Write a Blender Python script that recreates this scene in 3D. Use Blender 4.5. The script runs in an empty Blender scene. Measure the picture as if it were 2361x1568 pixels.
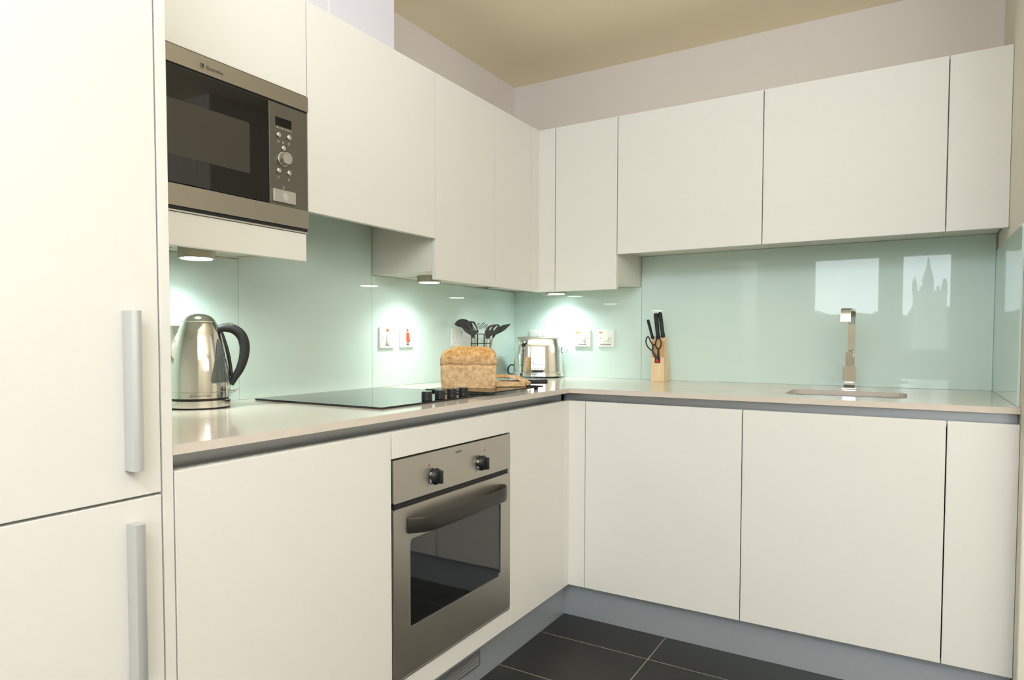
import bpy, bmesh, math, random
from mathutils import Vector, Matrix, noise
random.seed(4)
PI = math.pi
SC = bpy.context.scene
COL = SC.collection

# ------------------------------------------------------------------ measures (metres)
XB, YB = 0.6647, 0.7154      # fronts of the base units, left run and back run
XC, YC = 0.6640, 0.7140      # worktop front edges
ZT, TH = 0.9117, 0.0184      # worktop top and thickness
ZD, ZP = 0.8635, 0.1357      # base door top and bottom
XP, YP = 0.6296, 0.6812      # plinth fronts
XU, YU = 0.3102, 0.3095      # wall unit fronts
ZTOP, ZUB, ZUW, ZCARC = 2.0677, 1.3224, 1.4736, 1.353
W, H = 2.0641, 2.4222        # right wall, ceiling
REAR = -6.0

# ------------------------------------------------------------------ materials
MATS = {}
def new_mat(name):
    m = bpy.data.materials.new(name); m.use_nodes = True
    MATS[name] = m
    return m, m.node_tree.nodes, m.node_tree.links, m.node_tree.nodes['Principled BSDF']
def mat(name, col, rough=0.5, metal=0.0, spec=0.5, coat=0.0, noise_amt=0.0, noise_scale=200.0, bump=0.0, emit=None, emit_s=0.0, ior=None, coat_rough=0.03, stretch=None, detail=3.0):
    m, N, L, b = new_mat(name)
    b.inputs['Base Color'].default_value = (*col, 1)
    b.inputs['Roughness'].default_value = rough
    b.inputs['Metallic'].default_value = metal
    b.inputs['Specular IOR Level'].default_value = spec
    b.inputs['Coat Weight'].default_value = coat
    b.inputs['Coat Roughness'].default_value = coat_rough
    if ior: b.inputs['IOR'].default_value = ior
    if emit:
        b.inputs['Emission Color'].default_value = (*emit, 1)
        b.inputs['Emission Strength'].default_value = emit_s
    if noise_amt or bump:
        tc = N.new('ShaderNodeTexCoord'); mp = N.new('ShaderNodeMapping')
        if stretch: mp.inputs['Scale'].default_value = stretch
        nt = N.new('ShaderNodeTexNoise'); nt.inputs['Scale'].default_value = noise_scale; nt.inputs['Detail'].default_value = detail
        L.new(tc.outputs['Object'], mp.inputs['Vector']); L.new(mp.outputs['Vector'], nt.inputs['Vector'])
        if noise_amt:
            mx = N.new('ShaderNodeMix'); mx.data_type = 'RGBA'
            mx.inputs[6].default_value = (*[c*(1-noise_amt) for c in col], 1)
            mx.inputs[7].default_value = (*[min(1, c*(1+noise_amt)) for c in col], 1)
            L.new(nt.outputs['Fac'], mx.inputs[0]); L.new(mx.outputs[2], b.inputs['Base Color'])
        if bump:
            bp = N.new('ShaderNodeBump'); bp.inputs['Strength'].default_value = bump; bp.inputs['Distance'].default_value = 0.001
            L.new(nt.outputs['Fac'], bp.inputs['Height']); L.new(bp.outputs['Normal'], b.inputs['Normal'])
    return m
M_DOOR = mat('cream_lacquer', (0.77, 0.755, 0.715), 0.42, spec=0.35, noise_amt=0.012, noise_scale=60)
M_CARC = mat('cream_carcass', (0.74, 0.715, 0.65), 0.5, spec=0.3, noise_amt=0.01, noise_scale=40)
M_GLASS = mat('mint_back_painted_glass', (0.655, 0.795, 0.755), 0.012, spec=0.55, noise_amt=0.008, noise_scale=8)
M_GEDGE = mat('mint_glass_edge', (0.33, 0.50, 0.40), 0.2, spec=0.5, noise_amt=0.02)
M_TOP = mat('beige_quartz', (0.68, 0.60, 0.53), 0.12, spec=0.55, noise_amt=0.10, noise_scale=420, detail=6)
M_ALU = mat('grey_aluminium', (0.40, 0.41, 0.42), 0.38, metal=0.85, noise_amt=0.02, noise_scale=60)
M_PLINTH = mat('grey_plinth_metal', (0.47, 0.51, 0.55), 0.42, metal=0.55, noise_amt=0.03, noise_scale=90)
M_HANDLE = mat('satin_handle_metal', (0.62, 0.63, 0.63), 0.42, metal=0.6, noise_amt=0.02, noise_scale=60)
M_STEEL_SHADED = mat('brushed_steel_shaded', (0.37, 0.335, 0.28), 0.36, metal=0.9, noise_amt=0.06, noise_scale=500, stretch=(1, 0.04, 1))  # darker copy of the oven's steel, shade put into the colour
M_STEEL = mat('brushed_steel', (0.49, 0.455, 0.395), 0.36, metal=0.9, noise_amt=0.06, noise_scale=500, stretch=(1, 0.04, 1))  # lighter copy of the same steel, light put into the colour
M_STEELD = mat('dark_steel_panel', (0.165, 0.155, 0.13), 0.38, metal=0.75, noise_amt=0.05, noise_scale=500, stretch=(1, 0.04, 1))
M_CHROME = mat('chrome', (0.80, 0.79, 0.77), 0.045, metal=1.0, noise_amt=0.01)
M_KETTLE = mat('polished_steel', (0.70, 0.675, 0.62), 0.085, metal=1.0, noise_amt=0.01)
M_SILVER = mat('satin_silver', (0.62, 0.60, 0.55), 0.28, metal=0.85, noise_amt=0.02)
M_BLACKG = mat('black_glass', (0.004, 0.004, 0.004), 0.03, spec=0.6, noise_amt=0.02)
M_OVENG = mat('oven_glass', (0.004, 0.0045, 0.004), 0.04, spec=0.75, ior=1.62, noise_amt=0.02)
M_HOBG = mat('hob_glass', (0.006, 0.007, 0.006), 0.025, spec=0.6, noise_amt=0.02)
M_MWIN = mat('microwave_window_mesh', (0.055, 0.05, 0.04), 0.22, spec=0.4, noise_amt=0.1, noise_scale=900)
M_BLACK = mat('black_plastic', (0.012, 0.012, 0.013), 0.35, spec=0.45, noise_amt=0.05)
M_BLACKM = mat('black_nylon', (0.018, 0.019, 0.014), 0.42, spec=0.4, noise_amt=0.08)
M_DARKH = mat('handle_metal_dark_reflection', (0.045, 0.042, 0.037), 0.33, metal=0.6, noise_amt=0.05)  # dark reflection on the metal bar put into its colour
M_GRIP = mat('soft_grip_black', (0.022, 0.023, 0.024), 0.55, spec=0.35, noise_amt=0.1, noise_scale=600)
M_DARK = mat('shadow_gap_black', (0.008, 0.008, 0.008), 0.6, noise_amt=0.05)
M_WHITE = mat('white_plastic', (0.82, 0.82, 0.79), 0.3, spec=0.45, noise_amt=0.005)
M_SWGREY = mat('screw_grey', (0.25, 0.25, 0.22), 0.4, metal=0.4, noise_amt=0.02)
M_INK = mat('dark_print', (0.03, 0.03, 0.028), 0.6, noise_amt=0.02)
M_INKG = mat('grey_print', (0.09, 0.085, 0.075), 0.6, noise_amt=0.02)
M_WPRINT = mat('pale_print', (0.40, 0.40, 0.37), 0.5, noise_amt=0.02)
M_ORANGE = mat('orange_neon_lens', (0.75, 0.10, 0.012), 0.3, emit=(1, 0.16, 0.01), emit_s=0.25, noise_amt=0.05, noise_scale=300)
M_AMBER = mat('amber_neon_lens', (0.78, 0.25, 0.015), 0.3, emit=(1, 0.35, 0.02), emit_s=0.25, noise_amt=0.05, noise_scale=300)
M_RED = mat('red_rocker', (0.75, 0.085, 0.03), 0.35, noise_amt=0.03)
M_REDP = mat('red_print', (0.5, 0.02, 0.02), 0.45, noise_amt=0.03)
M_LAMP = mat('lamp_diffuser', (0.9, 0.95, 0.93), 0.4, emit=(0.90, 1.0, 0.95), emit_s=14.0, noise_amt=0.005)
M_PUCK = mat('puck_nickel', (0.42, 0.38, 0.30), 0.4, metal=0.8, noise_amt=0.03)
M_CABLE = mat('pale_cable', (0.62, 0.58, 0.46), 0.5, noise_amt=0.03)
M_BCABLE = mat('black_cable', (0.01, 0.016, 0.014), 0.45, noise_amt=0.05)
M_BEIGE = mat('beige_nylon_grip', (0.45, 0.41, 0.32), 0.5, noise_amt=0.03)
M_WALL = mat('lilac_grey_paint', (0.73, 0.67, 0.62), 0.8, spec=0.2, noise_amt=0.015, noise_scale=120, bump=0.05)
M_CHASE = mat('pale_lilac_paint', (0.68, 0.66, 0.715), 0.8, spec=0.2, noise_amt=0.012, noise_scale=120, bump=0.05)
M_CEIL = mat('warm_ceiling_paint', (0.95, 0.85, 0.625), 0.85, spec=0.2, noise_amt=0.015, noise_scale=90, bump=0.05)
M_RWALL = mat('cream_wall_paint', (0.74, 0.70, 0.61), 0.8, spec=0.2, noise_amt=0.015, noise_scale=120, bump=0.05)
M_SINK = mat('sink_steel', (0.30, 0.29, 0.27), 0.3, metal=1.0, noise_amt=0.03)
M_TREE = mat('distant_foliage', (0.20, 0.26, 0.20), 0.9, noise_amt=0.25, noise_scale=0.8)
M_STONE = mat('distant_stone', (0.30, 0.31, 0.27), 0.9, noise_amt=0.15, noise_scale=1.5)
M_HOUSE = mat('distant_render', (0.75, 0.72, 0.66), 0.9, noise_amt=0.08, noise_scale=1.0)
M_FRAME = mat('white_frame', (0.78, 0.78, 0.76), 0.4, noise_amt=0.01)
M_CURTAIN = mat('pale_curtain', (0.75, 0.74, 0.72), 0.8, noise_amt=0.05, noise_scale=20)

def wood_mat(name, c1, c2, scale=(60, 60, 6)):
    m, N, L, b = new_mat(name)
    tc = N.new('ShaderNodeTexCoord'); mp = N.new('ShaderNodeMapping'); mp.inputs['Scale'].default_value = scale
    nt = N.new('ShaderNodeTexNoise'); nt.inputs['Scale'].default_value = 1.0; nt.inputs['Detail'].default_value = 5; nt.inputs['Distortion'].default_value = 0.6
    cr = N.new('ShaderNodeValToRGB'); cr.color_ramp.elements[0].position = 0.32; cr.color_ramp.elements[1].position = 0.7
    cr.color_ramp.elements[0].color = (*c1, 1); cr.color_ramp.elements[1].color = (*c2, 1)
    L.new(tc.outputs['Object'], mp.inputs[0]); L.new(mp.outputs[0], nt.inputs['Vector']); L.new(nt.outputs['Fac'], cr.inputs[0]); L.new(cr.outputs[0], b.inputs['Base Color'])
    b.inputs['Roughness'].default_value = 0.5
    return m
M_WOOD = wood_mat('pale_beech', (0.78, 0.55, 0.31), (0.88, 0.69, 0.44))
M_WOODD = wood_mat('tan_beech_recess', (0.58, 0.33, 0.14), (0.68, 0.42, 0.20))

def bread_mat(name, crust=True):
    m, N, L, b = new_mat(name)
    tc = N.new('ShaderNodeTexCoord')
    n1 = N.new('ShaderNodeTexNoise'); n1.inputs['Scale'].default_value = 62; n1.inputs['Detail'].default_value = 8; n1.inputs['Roughness'].default_value = 0.7
    L.new(tc.outputs['Object'], n1.inputs['Vector'])
    r1 = N.new('ShaderNodeValToRGB')
    r1.color_ramp.elements[0].position = 0.33; r1.color_ramp.elements[0].color = (0.52, 0.30, 0.135, 1)
    r1.color_ramp.elements[1].position = 0.62; r1.color_ramp.elements[1].color = (0.83, 0.60, 0.36, 1)
    L.new(n1.outputs['Fac'], r1.inputs[0])
    out = r1.outputs[0]
    if crust:
        sp = N.new('ShaderNodeSeparateXYZ'); L.new(tc.outputs['Object'], sp.inputs[0])
        mr = N.new('ShaderNodeMapRange'); mr.inputs[1].default_value = 0.085; mr.inputs[2].default_value = 0.135
        L.new(sp.outputs[2], mr.inputs[0])
        r2 = N.new('ShaderNodeValToRGB')
        r2.color_ramp.elements[0].position = 0.36; r2.color_ramp.elements[0].color = (0.50, 0.22, 0.05, 1)
        r2.color_ramp.elements[1].position = 0.64; r2.color_ramp.elements[1].color = (0.86, 0.57, 0.26, 1)
        L.new(n1.outputs['Fac'], r2.inputs[0])
        mx = N.new('ShaderNodeMix'); mx.data_type = 'RGBA'
        L.new(mr.outputs[0], mx.inputs[0]); L.new(r1.outputs[0], mx.inputs[6]); L.new(r2.outputs[0], mx.inputs[7]); out = mx.outputs[2]
    vo = N.new('ShaderNodeTexVoronoi'); vo.inputs['Scale'].default_value = 150
    L.new(tc.outputs['Object'], vo.inputs['Vector'])
    lt = N.new('ShaderNodeMath'); lt.operation = 'LESS_THAN'; lt.inputs[1].default_value = 0.16
    L.new(vo.outputs['Distance'], lt.inputs[0])
    vs = N.new('ShaderNodeSeparateColor'); L.new(vo.outputs['Color'], vs.inputs[0])
    gt = N.new('ShaderNodeMath'); gt.operation = 'GREATER_THAN'; gt.inputs[1].default_value = 0.6; L.new(vs.outputs[0], gt.inputs[0])
    mu = N.new('ShaderNodeMath'); mu.operation = 'MULTIPLY'; L.new(lt.outputs[0], mu.inputs[0]); L.new(gt.outputs[0], mu.inputs[1])
    m3 = N.new('ShaderNodeMix'); m3.data_type = 'RGBA'; m3.inputs[7].default_value = (0.17, 0.07, 0.02, 1)
    L.new(mu.outputs[0], m3.inputs[0]); L.new(out, m3.inputs[6]); L.new(m3.outputs[2], b.inputs['Base Color'])
    b.inputs['Roughness'].default_value = 0.8; b.inputs['Specular IOR Level'].default_value = 0.2
    bp = N.new('ShaderNodeBump'); bp.inputs['Strength'].default_value = 0.55; bp.inputs['Distance'].default_value = 0.003
    L.new(n1.outputs['Fac'], bp.inputs['Height']); L.new(bp.outputs['Normal'], b.inputs['Normal'])
    return m
M_BREAD = bread_mat('wholemeal_crust', True)
M_CRUMB = bread_mat('wholemeal_crumb', False)

def floor_mat():
    m, N, L, b = new_mat('dark_floor_tiles')
    g = N.new('ShaderNodeNewGeometry'); sp = N.new('ShaderNodeSeparateXYZ'); L.new(g.outputs['Position'], sp.inputs[0])
    def grid(src, off, size, half):
        a = N.new('ShaderNodeMath'); a.operation = 'SUBTRACT'; a.inputs[1].default_value = off; L.new(src, a.inputs[0])
        d = N.new('ShaderNodeMath'); d.operation = 'DIVIDE'; d.inputs[1].default_value = size; L.new(a.outputs[0], d.inputs[0])
        r = N.new('ShaderNodeMath'); r.operation = 'ROUND'; L.new(d.outputs[0], r.inputs[0])
        s = N.new('ShaderNodeMath'); s.operation = 'SUBTRACT'; L.new(d.outputs[0], s.inputs[0]); L.new(r.outputs[0], s.inputs[1])
        ab = N.new('ShaderNodeMath'); ab.operation = 'ABSOLUTE'; L.new(s.outputs[0], ab.inputs[0])
        lt = N.new('ShaderNodeMath'); lt.operation = 'LESS_THAN'; lt.inputs[1].default_value = half/size; L.new(ab.outputs[0], lt.inputs[0])
        return lt.outputs[0]
    gx = grid(sp.outputs[0], 1.0465, 0.60, 0.0017); gy = grid(sp.outputs[1], -0.8795, 0.301, 0.0017)
    mxm = N.new('ShaderNodeMath'); mxm.operation = 'MAXIMUM'; L.new(gx, mxm.inputs[0]); L.new(gy, mxm.inputs[1])
    nt = N.new('ShaderNodeTexNoise'); nt.inputs['Scale'].default_value = 350; nt.inputs['Detail'].default_value = 4; L.new(g.outputs['Position'], nt.inputs['Vector'])
    cr = N.new('ShaderNodeValToRGB'); cr.color_ramp.elements[0].color = (0.010, 0.0095, 0.0085, 1); cr.color_ramp.elements[1].color = (0.027, 0.025, 0.023, 1)
    cr.color_ramp.elements[0].position = 0.35; cr.color_ramp.elements[1].position = 0.75
    L.new(nt.outputs['Fac'], cr.inputs[0])
    mx = N.new('ShaderNodeMix'); mx.data_type = 'RGBA'; mx.inputs[7].default_value = (0.30, 0.26, 0.19, 1)
    L.new(mxm.outputs[0], mx.inputs[0]); L.new(cr.outputs[0], mx.inputs[6]); L.new(mx.outputs[2], b.inputs['Base Color'])
    b.inputs['Roughness'].default_value = 0.42; b.inputs['Specular IOR Level'].default_value = 0.4
    return m
M_FLOOR = floor_mat()

def pane_mat():
    m = bpy.data.materials.new('clear_pane'); m.use_nodes = True
    N, L = m.node_tree.nodes, m.node_tree.links
    N.remove(N['Principled BSDF'])
    t = N.new('ShaderNodeBsdfTransparent'); g = N.new('ShaderNodeBsdfGlossy'); g.inputs['Roughness'].default_value = 0.02
    x = N.new('ShaderNodeMixShader'); x.inputs[0].default_value = 0.06
    L.new(t.outputs[0], x.inputs[1]); L.new(g.outputs[0], x.inputs[2]); L.new(x.outputs[0], N['Material Output'].inputs[0])
    return m
M_PANE = pane_mat()
def clear_glass_mat():
    m = bpy.data.materials.new('board_glass'); m.use_nodes = True
    N, L = m.node_tree.nodes, m.node_tree.links
    N.remove(N['Principled BSDF'])
    t = N.new('ShaderNodeBsdfTransparent'); t.inputs[0].default_value = (0.62, 0.70, 0.64, 1)
    g = N.new('ShaderNodeBsdfGlossy'); g.inputs['Roughness'].default_value = 0.02
    f = N.new('ShaderNodeFresnel'); f.inputs[0].default_value = 1.5
    x = N.new('ShaderNodeMixShader')
    L.new(f.outputs[0], x.inputs[0]); L.new(t.outputs[0], x.inputs[1]); L.new(g.outputs[0], x.inputs[2]); L.new(x.outputs[0], N['Material Output'].inputs[0])
    return m
M_BOARDG = clear_glass_mat()

# ------------------------------------------------------------------ builders
FRAME = {}          # thing name -> matrix of its frame
def thing(name, label, cat, loc=(0, 0, 0), rotz=0.0, group=None):
    o = bpy.data.objects.new(name, None); COL.objects.link(o)
    o.empty_display_size = 0.05
    o.location = loc; o.rotation_euler = (0, 0, rotz)
    o['label'] = label; o['category'] = cat
    if group: o['group'] = group
    FRAME[o.name] = Matrix.Translation(loc) @ Matrix.Rotation(rotz, 4, 'Z')
    return o
def part(name, bm, m, parent=None, smooth=False, local=False, label=None, angle=35):
    """link a bmesh as one mesh object; world-space vertices unless local"""
    bmesh.ops.recalc_face_normals(bm, faces=bm.faces[:])
    root = parent
    while root is not None and root.parent is not None: root = root.parent
    if root is not None and not local:
        bm.transform(FRAME[root.name].inverted())
    me = bpy.data.meshes.new(name); bm.to_mesh(me); bm.free()
    if smooth:
        for p in me.polygons: p.use_smooth = True
        try: me.set_sharp_from_angle(angle=math.radians(angle))
        except Exception: pass
    ms = m if isinstance(m, (list, tuple)) else [m]
    for x in ms: me.materials.append(x)
    o = bpy.data.objects.new(name, me); COL.objects.link(o)
    if parent is not None: o.parent = parent
    if label: o['label'] = label
    return o
def single(name, bm, m, label, cat, group=None, smooth=False, loc=None):
    """a thing that is one mesh, origin at its base centre"""
    co = [v.co for v in bm.verts]
    if loc is None:
        loc = Vector(((min(c.x for c in co)+max(c.x for c in co))/2, (min(c.y for c in co)+max(c.y for c in co))/2, min(c.z for c in co)))
    bm.transform(Matrix.Translation(-Vector(loc)))
    o = part(name, bm, m, None, smooth)
    o.location = loc
    FRAME[o.name] = Matrix.Translation(loc)
    o['label'] = label; o['category'] = cat
    if group: o['group'] = group
    return o
def struct(name, bm, m, parent=None, smooth=False):
    o = part(name, bm, m, parent, smooth)
    FRAME[o.name] = Matrix.Identity(4)
    if parent is None: o['kind'] = 'structure'
    return o
def BM(): return bmesh.new()
def box(bm, x0, x1, y0, y1, z0, z1, bev=0.0, seg=2, mi=0):
    vs = [bm.verts.new((x, y, z)) for x in (x0, x1) for y in (y0, y1) for z in (z0, z1)]
    fs = [bm.faces.new([vs[i] for i in q]) for q in ((0, 1, 3, 2), (4, 6, 7, 5), (0, 4, 5, 1), (2, 3, 7, 6), (0, 2, 6, 4), (1, 5, 7, 3))]
    for f in fs: f.material_index = mi
    if bev:
        es = list({e for f in fs for e in f.edges})
        bmesh.ops.bevel(bm, geom=es, offset=bev, segments=seg, profile=0.5, affect='EDGES', clamp_overlap=True)
    return bm
def obox(bm, c, ax, ay, az, sx, sy, sz, bev=0.0, seg=2):
    t = BM(); box(t, -sx/2, sx/2, -sy/2, sy/2, -sz/2, sz/2, bev, seg)
    ax, ay, az = Vector(ax).normalized(), Vector(ay).normalized(), Vector(az).normalized()
    mtx = Matrix(((ax.x, ay.x, az.x, c[0]), (ax.y, ay.y, az.y, c[1]), (ax.z, ay.z, az.z, c[2]), (0, 0, 0, 1)))
    t.transform(mtx); merge(bm, t)
def merge(bm, t):
    me = bpy.data.meshes.new('tmp'); t.to_mesh(me); t.free(); bm.from_mesh(me); bpy.data.meshes.remove(me)
def lathe(bm, prof, c, axis='z', n=48, mi=0, cap=True):
    """prof [(r, h)] swept around an axis through c"""
    rings = []
    for r, h in prof:
        ring = []
        for k in range(n):
            a = 2*PI*k/n; p, q = r*math.cos(a), r*math.sin(a)
            v = {'z': (p, q, h), 'x': (h, p, q), 'y': (p, -h, q)}[axis]
            ring.append(bm.verts.new((c[0]+v[0], c[1]+v[1], c[2]+v[2])))
        rings.append(ring)
    for a, b in zip(rings, rings[1:]):
        for k in range(n):
            f = bm.faces.new((a[k], a[(k+1) % n], b[(k+1) % n], b[k])); f.material_index = mi
    if cap:
        for r in (rings[0], rings[-1]):
            f = bm.faces.new(r); f.material_index = mi
    return bm
def tube(bm, pts, r, n=10, closed=False, flat=1.0, flat_dir=None):
    """round (or flattened) tube through pts; r a number or a list"""
    P = [Vector(p) for p in pts]; R = r if isinstance(r, (list, tuple)) else [r]*len(P)
    rings = []; prev = None
    for i, p in enumerate(P):
        if closed: t = P[(i+1) % len(P)] - P[i-1]
        else: t = P[min(i+1, len(P)-1)] - P[max(i-1, 0)]
        t.normalize()
        if flat_dir is not None: u = Vector(flat_dir)
        elif prev is not None: u = prev
        else: u = Vector((0, 0, 1)) if abs(t.z) < 0.9 else Vector((1, 0, 0))
        u = (u - t*u.dot(t)).normalized(); prev = u; v = t.cross(u)
        rings.append([bm.verts.new(p + u*(R[i]*math.cos(2*PI*k/n)) + v*(R[i]*flat*math.sin(2*PI*k/n))) for k in range(n)])
    pairs = list(zip(rings, rings[1:]))
    if closed: pairs.append((rings[-1], rings[0]))
    for a, b in pairs:
        for k in range(n): bm.faces.new((a[k], a[(k+1) % n], b[(k+1) % n], b[k]))
    if not closed:
        bm.faces.new(rings[0]); bm.faces.new(rings[-1])
    return bm
def spline(pts, n=8, closed=False):
    P = [Vector(p) for p in pts]; out = []
    m = len(P)
    for i in range(m if closed else m-1):
        p0 = P[(i-1) % m] if closed or i > 0 else P[0]*2-P[1]
        p1 = P[i]; p2 = P[(i+1) % m]
        p3 = P[(i+2) % m] if closed or i+2 < m else P[-1]*2-P[-2]
        for k in range(n):
            t = k/n
            out.append(0.5*((2*p1)+(p2-p0)*t+(2*p0-5*p1+4*p2-p3)*t*t+(3*p1-p0-3*p2+p3)*t**3))
    if not closed: out.append(P[-1])
    return out
def rrect(x0, x1, y0, y1, r, n=6):
    out = []
    for cx, cy, a0 in ((x1-r, y1-r, 0), (x0+r, y1-r, 90), (x0+r, y0+r, 180), (x1-r, y0+r, 270)):
        for k in range(n+1):
            a = math.radians(a0+90*k/n); out.append((cx+r*math.cos(a), cy+r*math.sin(a)))
    return out
def plate(bm, outer, holes, org, eu, ev, en, th):
    """extruded 2-D outline with holes; org + u*eu + v*ev, thickness along en"""
    org, eu, ev, en = Vector(org), Vector(eu), Vector(ev), Vector(en)
    t = BM(); edges = []
    for loop in [outer]+list(holes):
        vs = [t.verts.new(org+eu*u+ev*v) for u, v in loop]
        for a, b in zip(vs, vs[1:]+vs[:1]): edges.append(t.edges.new((a, b)))
    bmesh.ops.triangle_fill(t, use_beauty=True, use_dissolve=False, edges=edges)
    ex = bmesh.ops.extrude_face_region(t, geom=t.faces[:])
    bmesh.ops.translate(t, verts=[g for g in ex['geom'] if isinstance(g, bmesh.types.BMVert)], vec=en*th)
    merge(bm, t); return bm
EX = dict(eu=(0, 1, 0), ev=(0, 0, 1), en=(1, 0, 0))     # faces of the left run look along +X
EY = dict(eu=(1, 0, 0), ev=(0, 0, 1), en=(0, -1, 0))    # faces of the back run look along -Y
def text_bm(body, size, c, run='x', depth=0.0003, width=None, bold=0.0):
    cu = bpy.data.curves.new('t', 'FONT'); cu.body = body; cu.size = size; cu.align_x = 'CENTER'; cu.align_y = 'CENTER'; cu.extrude = depth; cu.resolution_u = 3; cu.offset = bold
    ob = bpy.data.objects.new('t', cu); COL.objects.link(ob)
    dg = bpy.context.evaluated_depsgraph_get(); dg.update()
    me = bpy.data.meshes.new_from_object(ob.evaluated_get(dg))
    b = BM(); b.from_mesh(me); bpy.data.meshes.remove(me); bpy.data.objects.remove(ob); bpy.data.curves.remove(cu)
    if width:
        xs = [v.co.x for v in b.verts]; s = width/(max(xs)-min(xs))
        for v in b.verts: v.co.x *= s
    if run == 'x': mt = Matrix(((0, 0, 1, c[0]), (1, 0, 0, c[1]), (0, 1, 0, c[2]), (0, 0, 0, 1)))
    elif run == 'y': mt = Matrix(((1, 0, 0, c[0]), (0, 0, -1, c[1]), (0, 1, 0, c[2]), (0, 0, 0, 1)))
    else: mt = Matrix.Identity(4)
    b.transform(mt); return b

# ------------------------------------------------------------------ the room
FLR = -0.02
b = BM(); box(b, -0.2, 5.0, REAR-0.2, 0.2, -0.1, 0.0); struct('floor', b, M_FLOOR)
b = BM(); box(b, -0.2, 5.0, REAR-0.2, 0.2, H, H+0.1); struct('ceiling', b, M_CEIL)
b = BM(); box(b, -0.15, -0.0065, REAR, 0.15, 0, H); struct('wall_left', b, M_WALL)
b = BM(); box(b, -0.0065, W+0.0005, 0.0065, 0.15, 0, H); struct('wall_back', b, M_WALL)
b = BM(); box(b, W+0.0005, W+0.12, -0.79, 0.15, 0, H, 0.004); struct('wall_right', b, M_RWALL)
b = BM(); box(b, W+0.12, 4.8, -0.79, -0.67, 0, H); struct('wall_far', b, M_RWALL)
b = BM(); box(b, 4.8, 4.95, REAR, -0.67, 0, H); struct('wall_side', b, M_RWALL)
# rear wall behind the viewer with three windows looking on the town
wins = [(0.737, 1.49, 1.37, 2.10), (1.67, 2.20, 0.95, 2.10), (2.42, 3.9, 0.95, 2.10)]
b = BM(); xs = -0.15
for x0, x1, z0, z1 in wins:
    box(b, xs, x0, REAR-0.15, REAR, 0, H); box(b, x0, x1, REAR-0.15, REAR, 0, z0); box(b, x0, x1, REAR-0.15, REAR, z1, H); xs = x1
box(b, xs, 4.95, REAR-0.15, REAR, 0, H); struct('wall_rear', b, M_RWALL)
for i, (x0, x1, z0, z1) in enumerate(wins):
    b = BM(); plate(b, [(x0, z0), (x1, z0), (x1, z1), (x0, z1)], [[(x0+.035, z0+.035), (x1-.035, z0+.035), (x1-.035, z1-.035), (x0+.035, z1-.035)]], (0, REAR-0.06, 0), (1, 0, 0), (0, 0, 1), (0, -1, 0), 0.05)
    w = struct('window_%d' % (i+1), b, M_FRAME)
    b = BM(); box(b, x0+.03, x1-.03, REAR-0.088, REAR-0.084, z0+.03, z1-.03); part('pane', b, M_PANE, w)
# boxed-in pipe chase over the left wall units, its two faces meeting at a bead
b = BM(); box(b, 0.0, 0.280, -3.6, -1.2965, ZTOP+0.0006, H-0.0005)
struct('trim_1', b, M_CHASE)
b = BM(); box(b, 0.280, 0.2835, -1.600, -1.594, ZTOP+0.0006, H-0.0005, 0.001); struct('trim_2', b, M_FRAME)

# ------------------------------------------------------------------ glass splashbacks
def splash(x0, x1, y0, y1, z0, z1, label):
    b = BM(); box(b, x0, x1, y0, y1, z0, z1, 0.0008, 1)
    return single('splashback_panel', b, M_GLASS, label, 'splashback', 'mint glass splashback panels')
E5 = 0.0007
splash(-0.006, 0, -2.366, -1.7176-E5, ZT+.0002, 1.352, 'mint green glass splashback panel behind the kettle')
splash(-0.006, 0, -1.7176+E5, -1.1075-E5, ZT+.0002, 1.585, 'tall mint green glass splashback panel behind the hob under the extractor cupboard')
splash(-0.006, 0, -1.1075+E5, -0.0004, ZT+.0002, 1.352, 'mint green glass splashback panel carrying the oven and hob switches')
splash(-0.0055, 0.7005-E5, 0, 0.006, ZT+.0002, 1.352, 'mint green glass splashback panel behind the chrome toaster')
splash(0.7005+E5, W-.0062, 0, 0.006, ZT+.0002, 1.4942, 'wide mint green glass splashback panel behind the knife block and tap, mirroring the windows')
b = BM(); box(b, W-.006, W, -0.690, -0.0004, ZT+.0002, 1.432, 0.0008, 1)
single('splashback_panel', b, M_GLASS, 'short mint green glass panel on the side wall at the right end of the worktop', 'splashback', 'mint glass splashback panels')

# ------------------------------------------------------------------ cabinets
def door_x(parent, y0, y1, z0, z1, x=XB, th=0.019, name='door', bev=0.0012, g=0.0016):
    b = BM(); box(b, x-th, x, y0+g, y1-g, z0, z1, bev, 2); return part(name, b, M_DOOR, parent)
def door_y(parent, x0, x1, z0, z1, y=YB, th=0.019, name='door', bev=0.0012, g=0.0016):
    b = BM(); box(b, x0+g, x1-g, -y, -y+th, z0, z1, bev, 2); return part(name, b, M_DOOR, parent)
def open_carcass_x(parent, y0, y1, x0, x1, z0, z1, t=0.016):
    b = BM()
    box(b, x0, x1, y0+.001, y0+t, z0, z1); box(b, x0, x1, y1-t, y1-.001, z0, z1)
    box(b, x0, x1, y0+t, y1-t, z0, z0+t); box(b, x0, x0+.008, y0+t, y1-t, z0+t, z1)
    return part('carcass', b, M_CARC, parent)
def open_carcass_y(parent, x0, x1, y0, y1, z0, z1, t=0.016):
    b = BM()
    box(b, x0+.001, x0+t, y0, y1, z0, z1); box(b, x1-t, x1-.001, y0, y1, z0, z1)
    box(b, x0+t, x1-t, y0, y1, z0, z0+t); box(b, x0+t, x1-t, y1-.008, y1, z0+t, z1)
    return part('carcass', b, M_CARC, parent)

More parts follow.
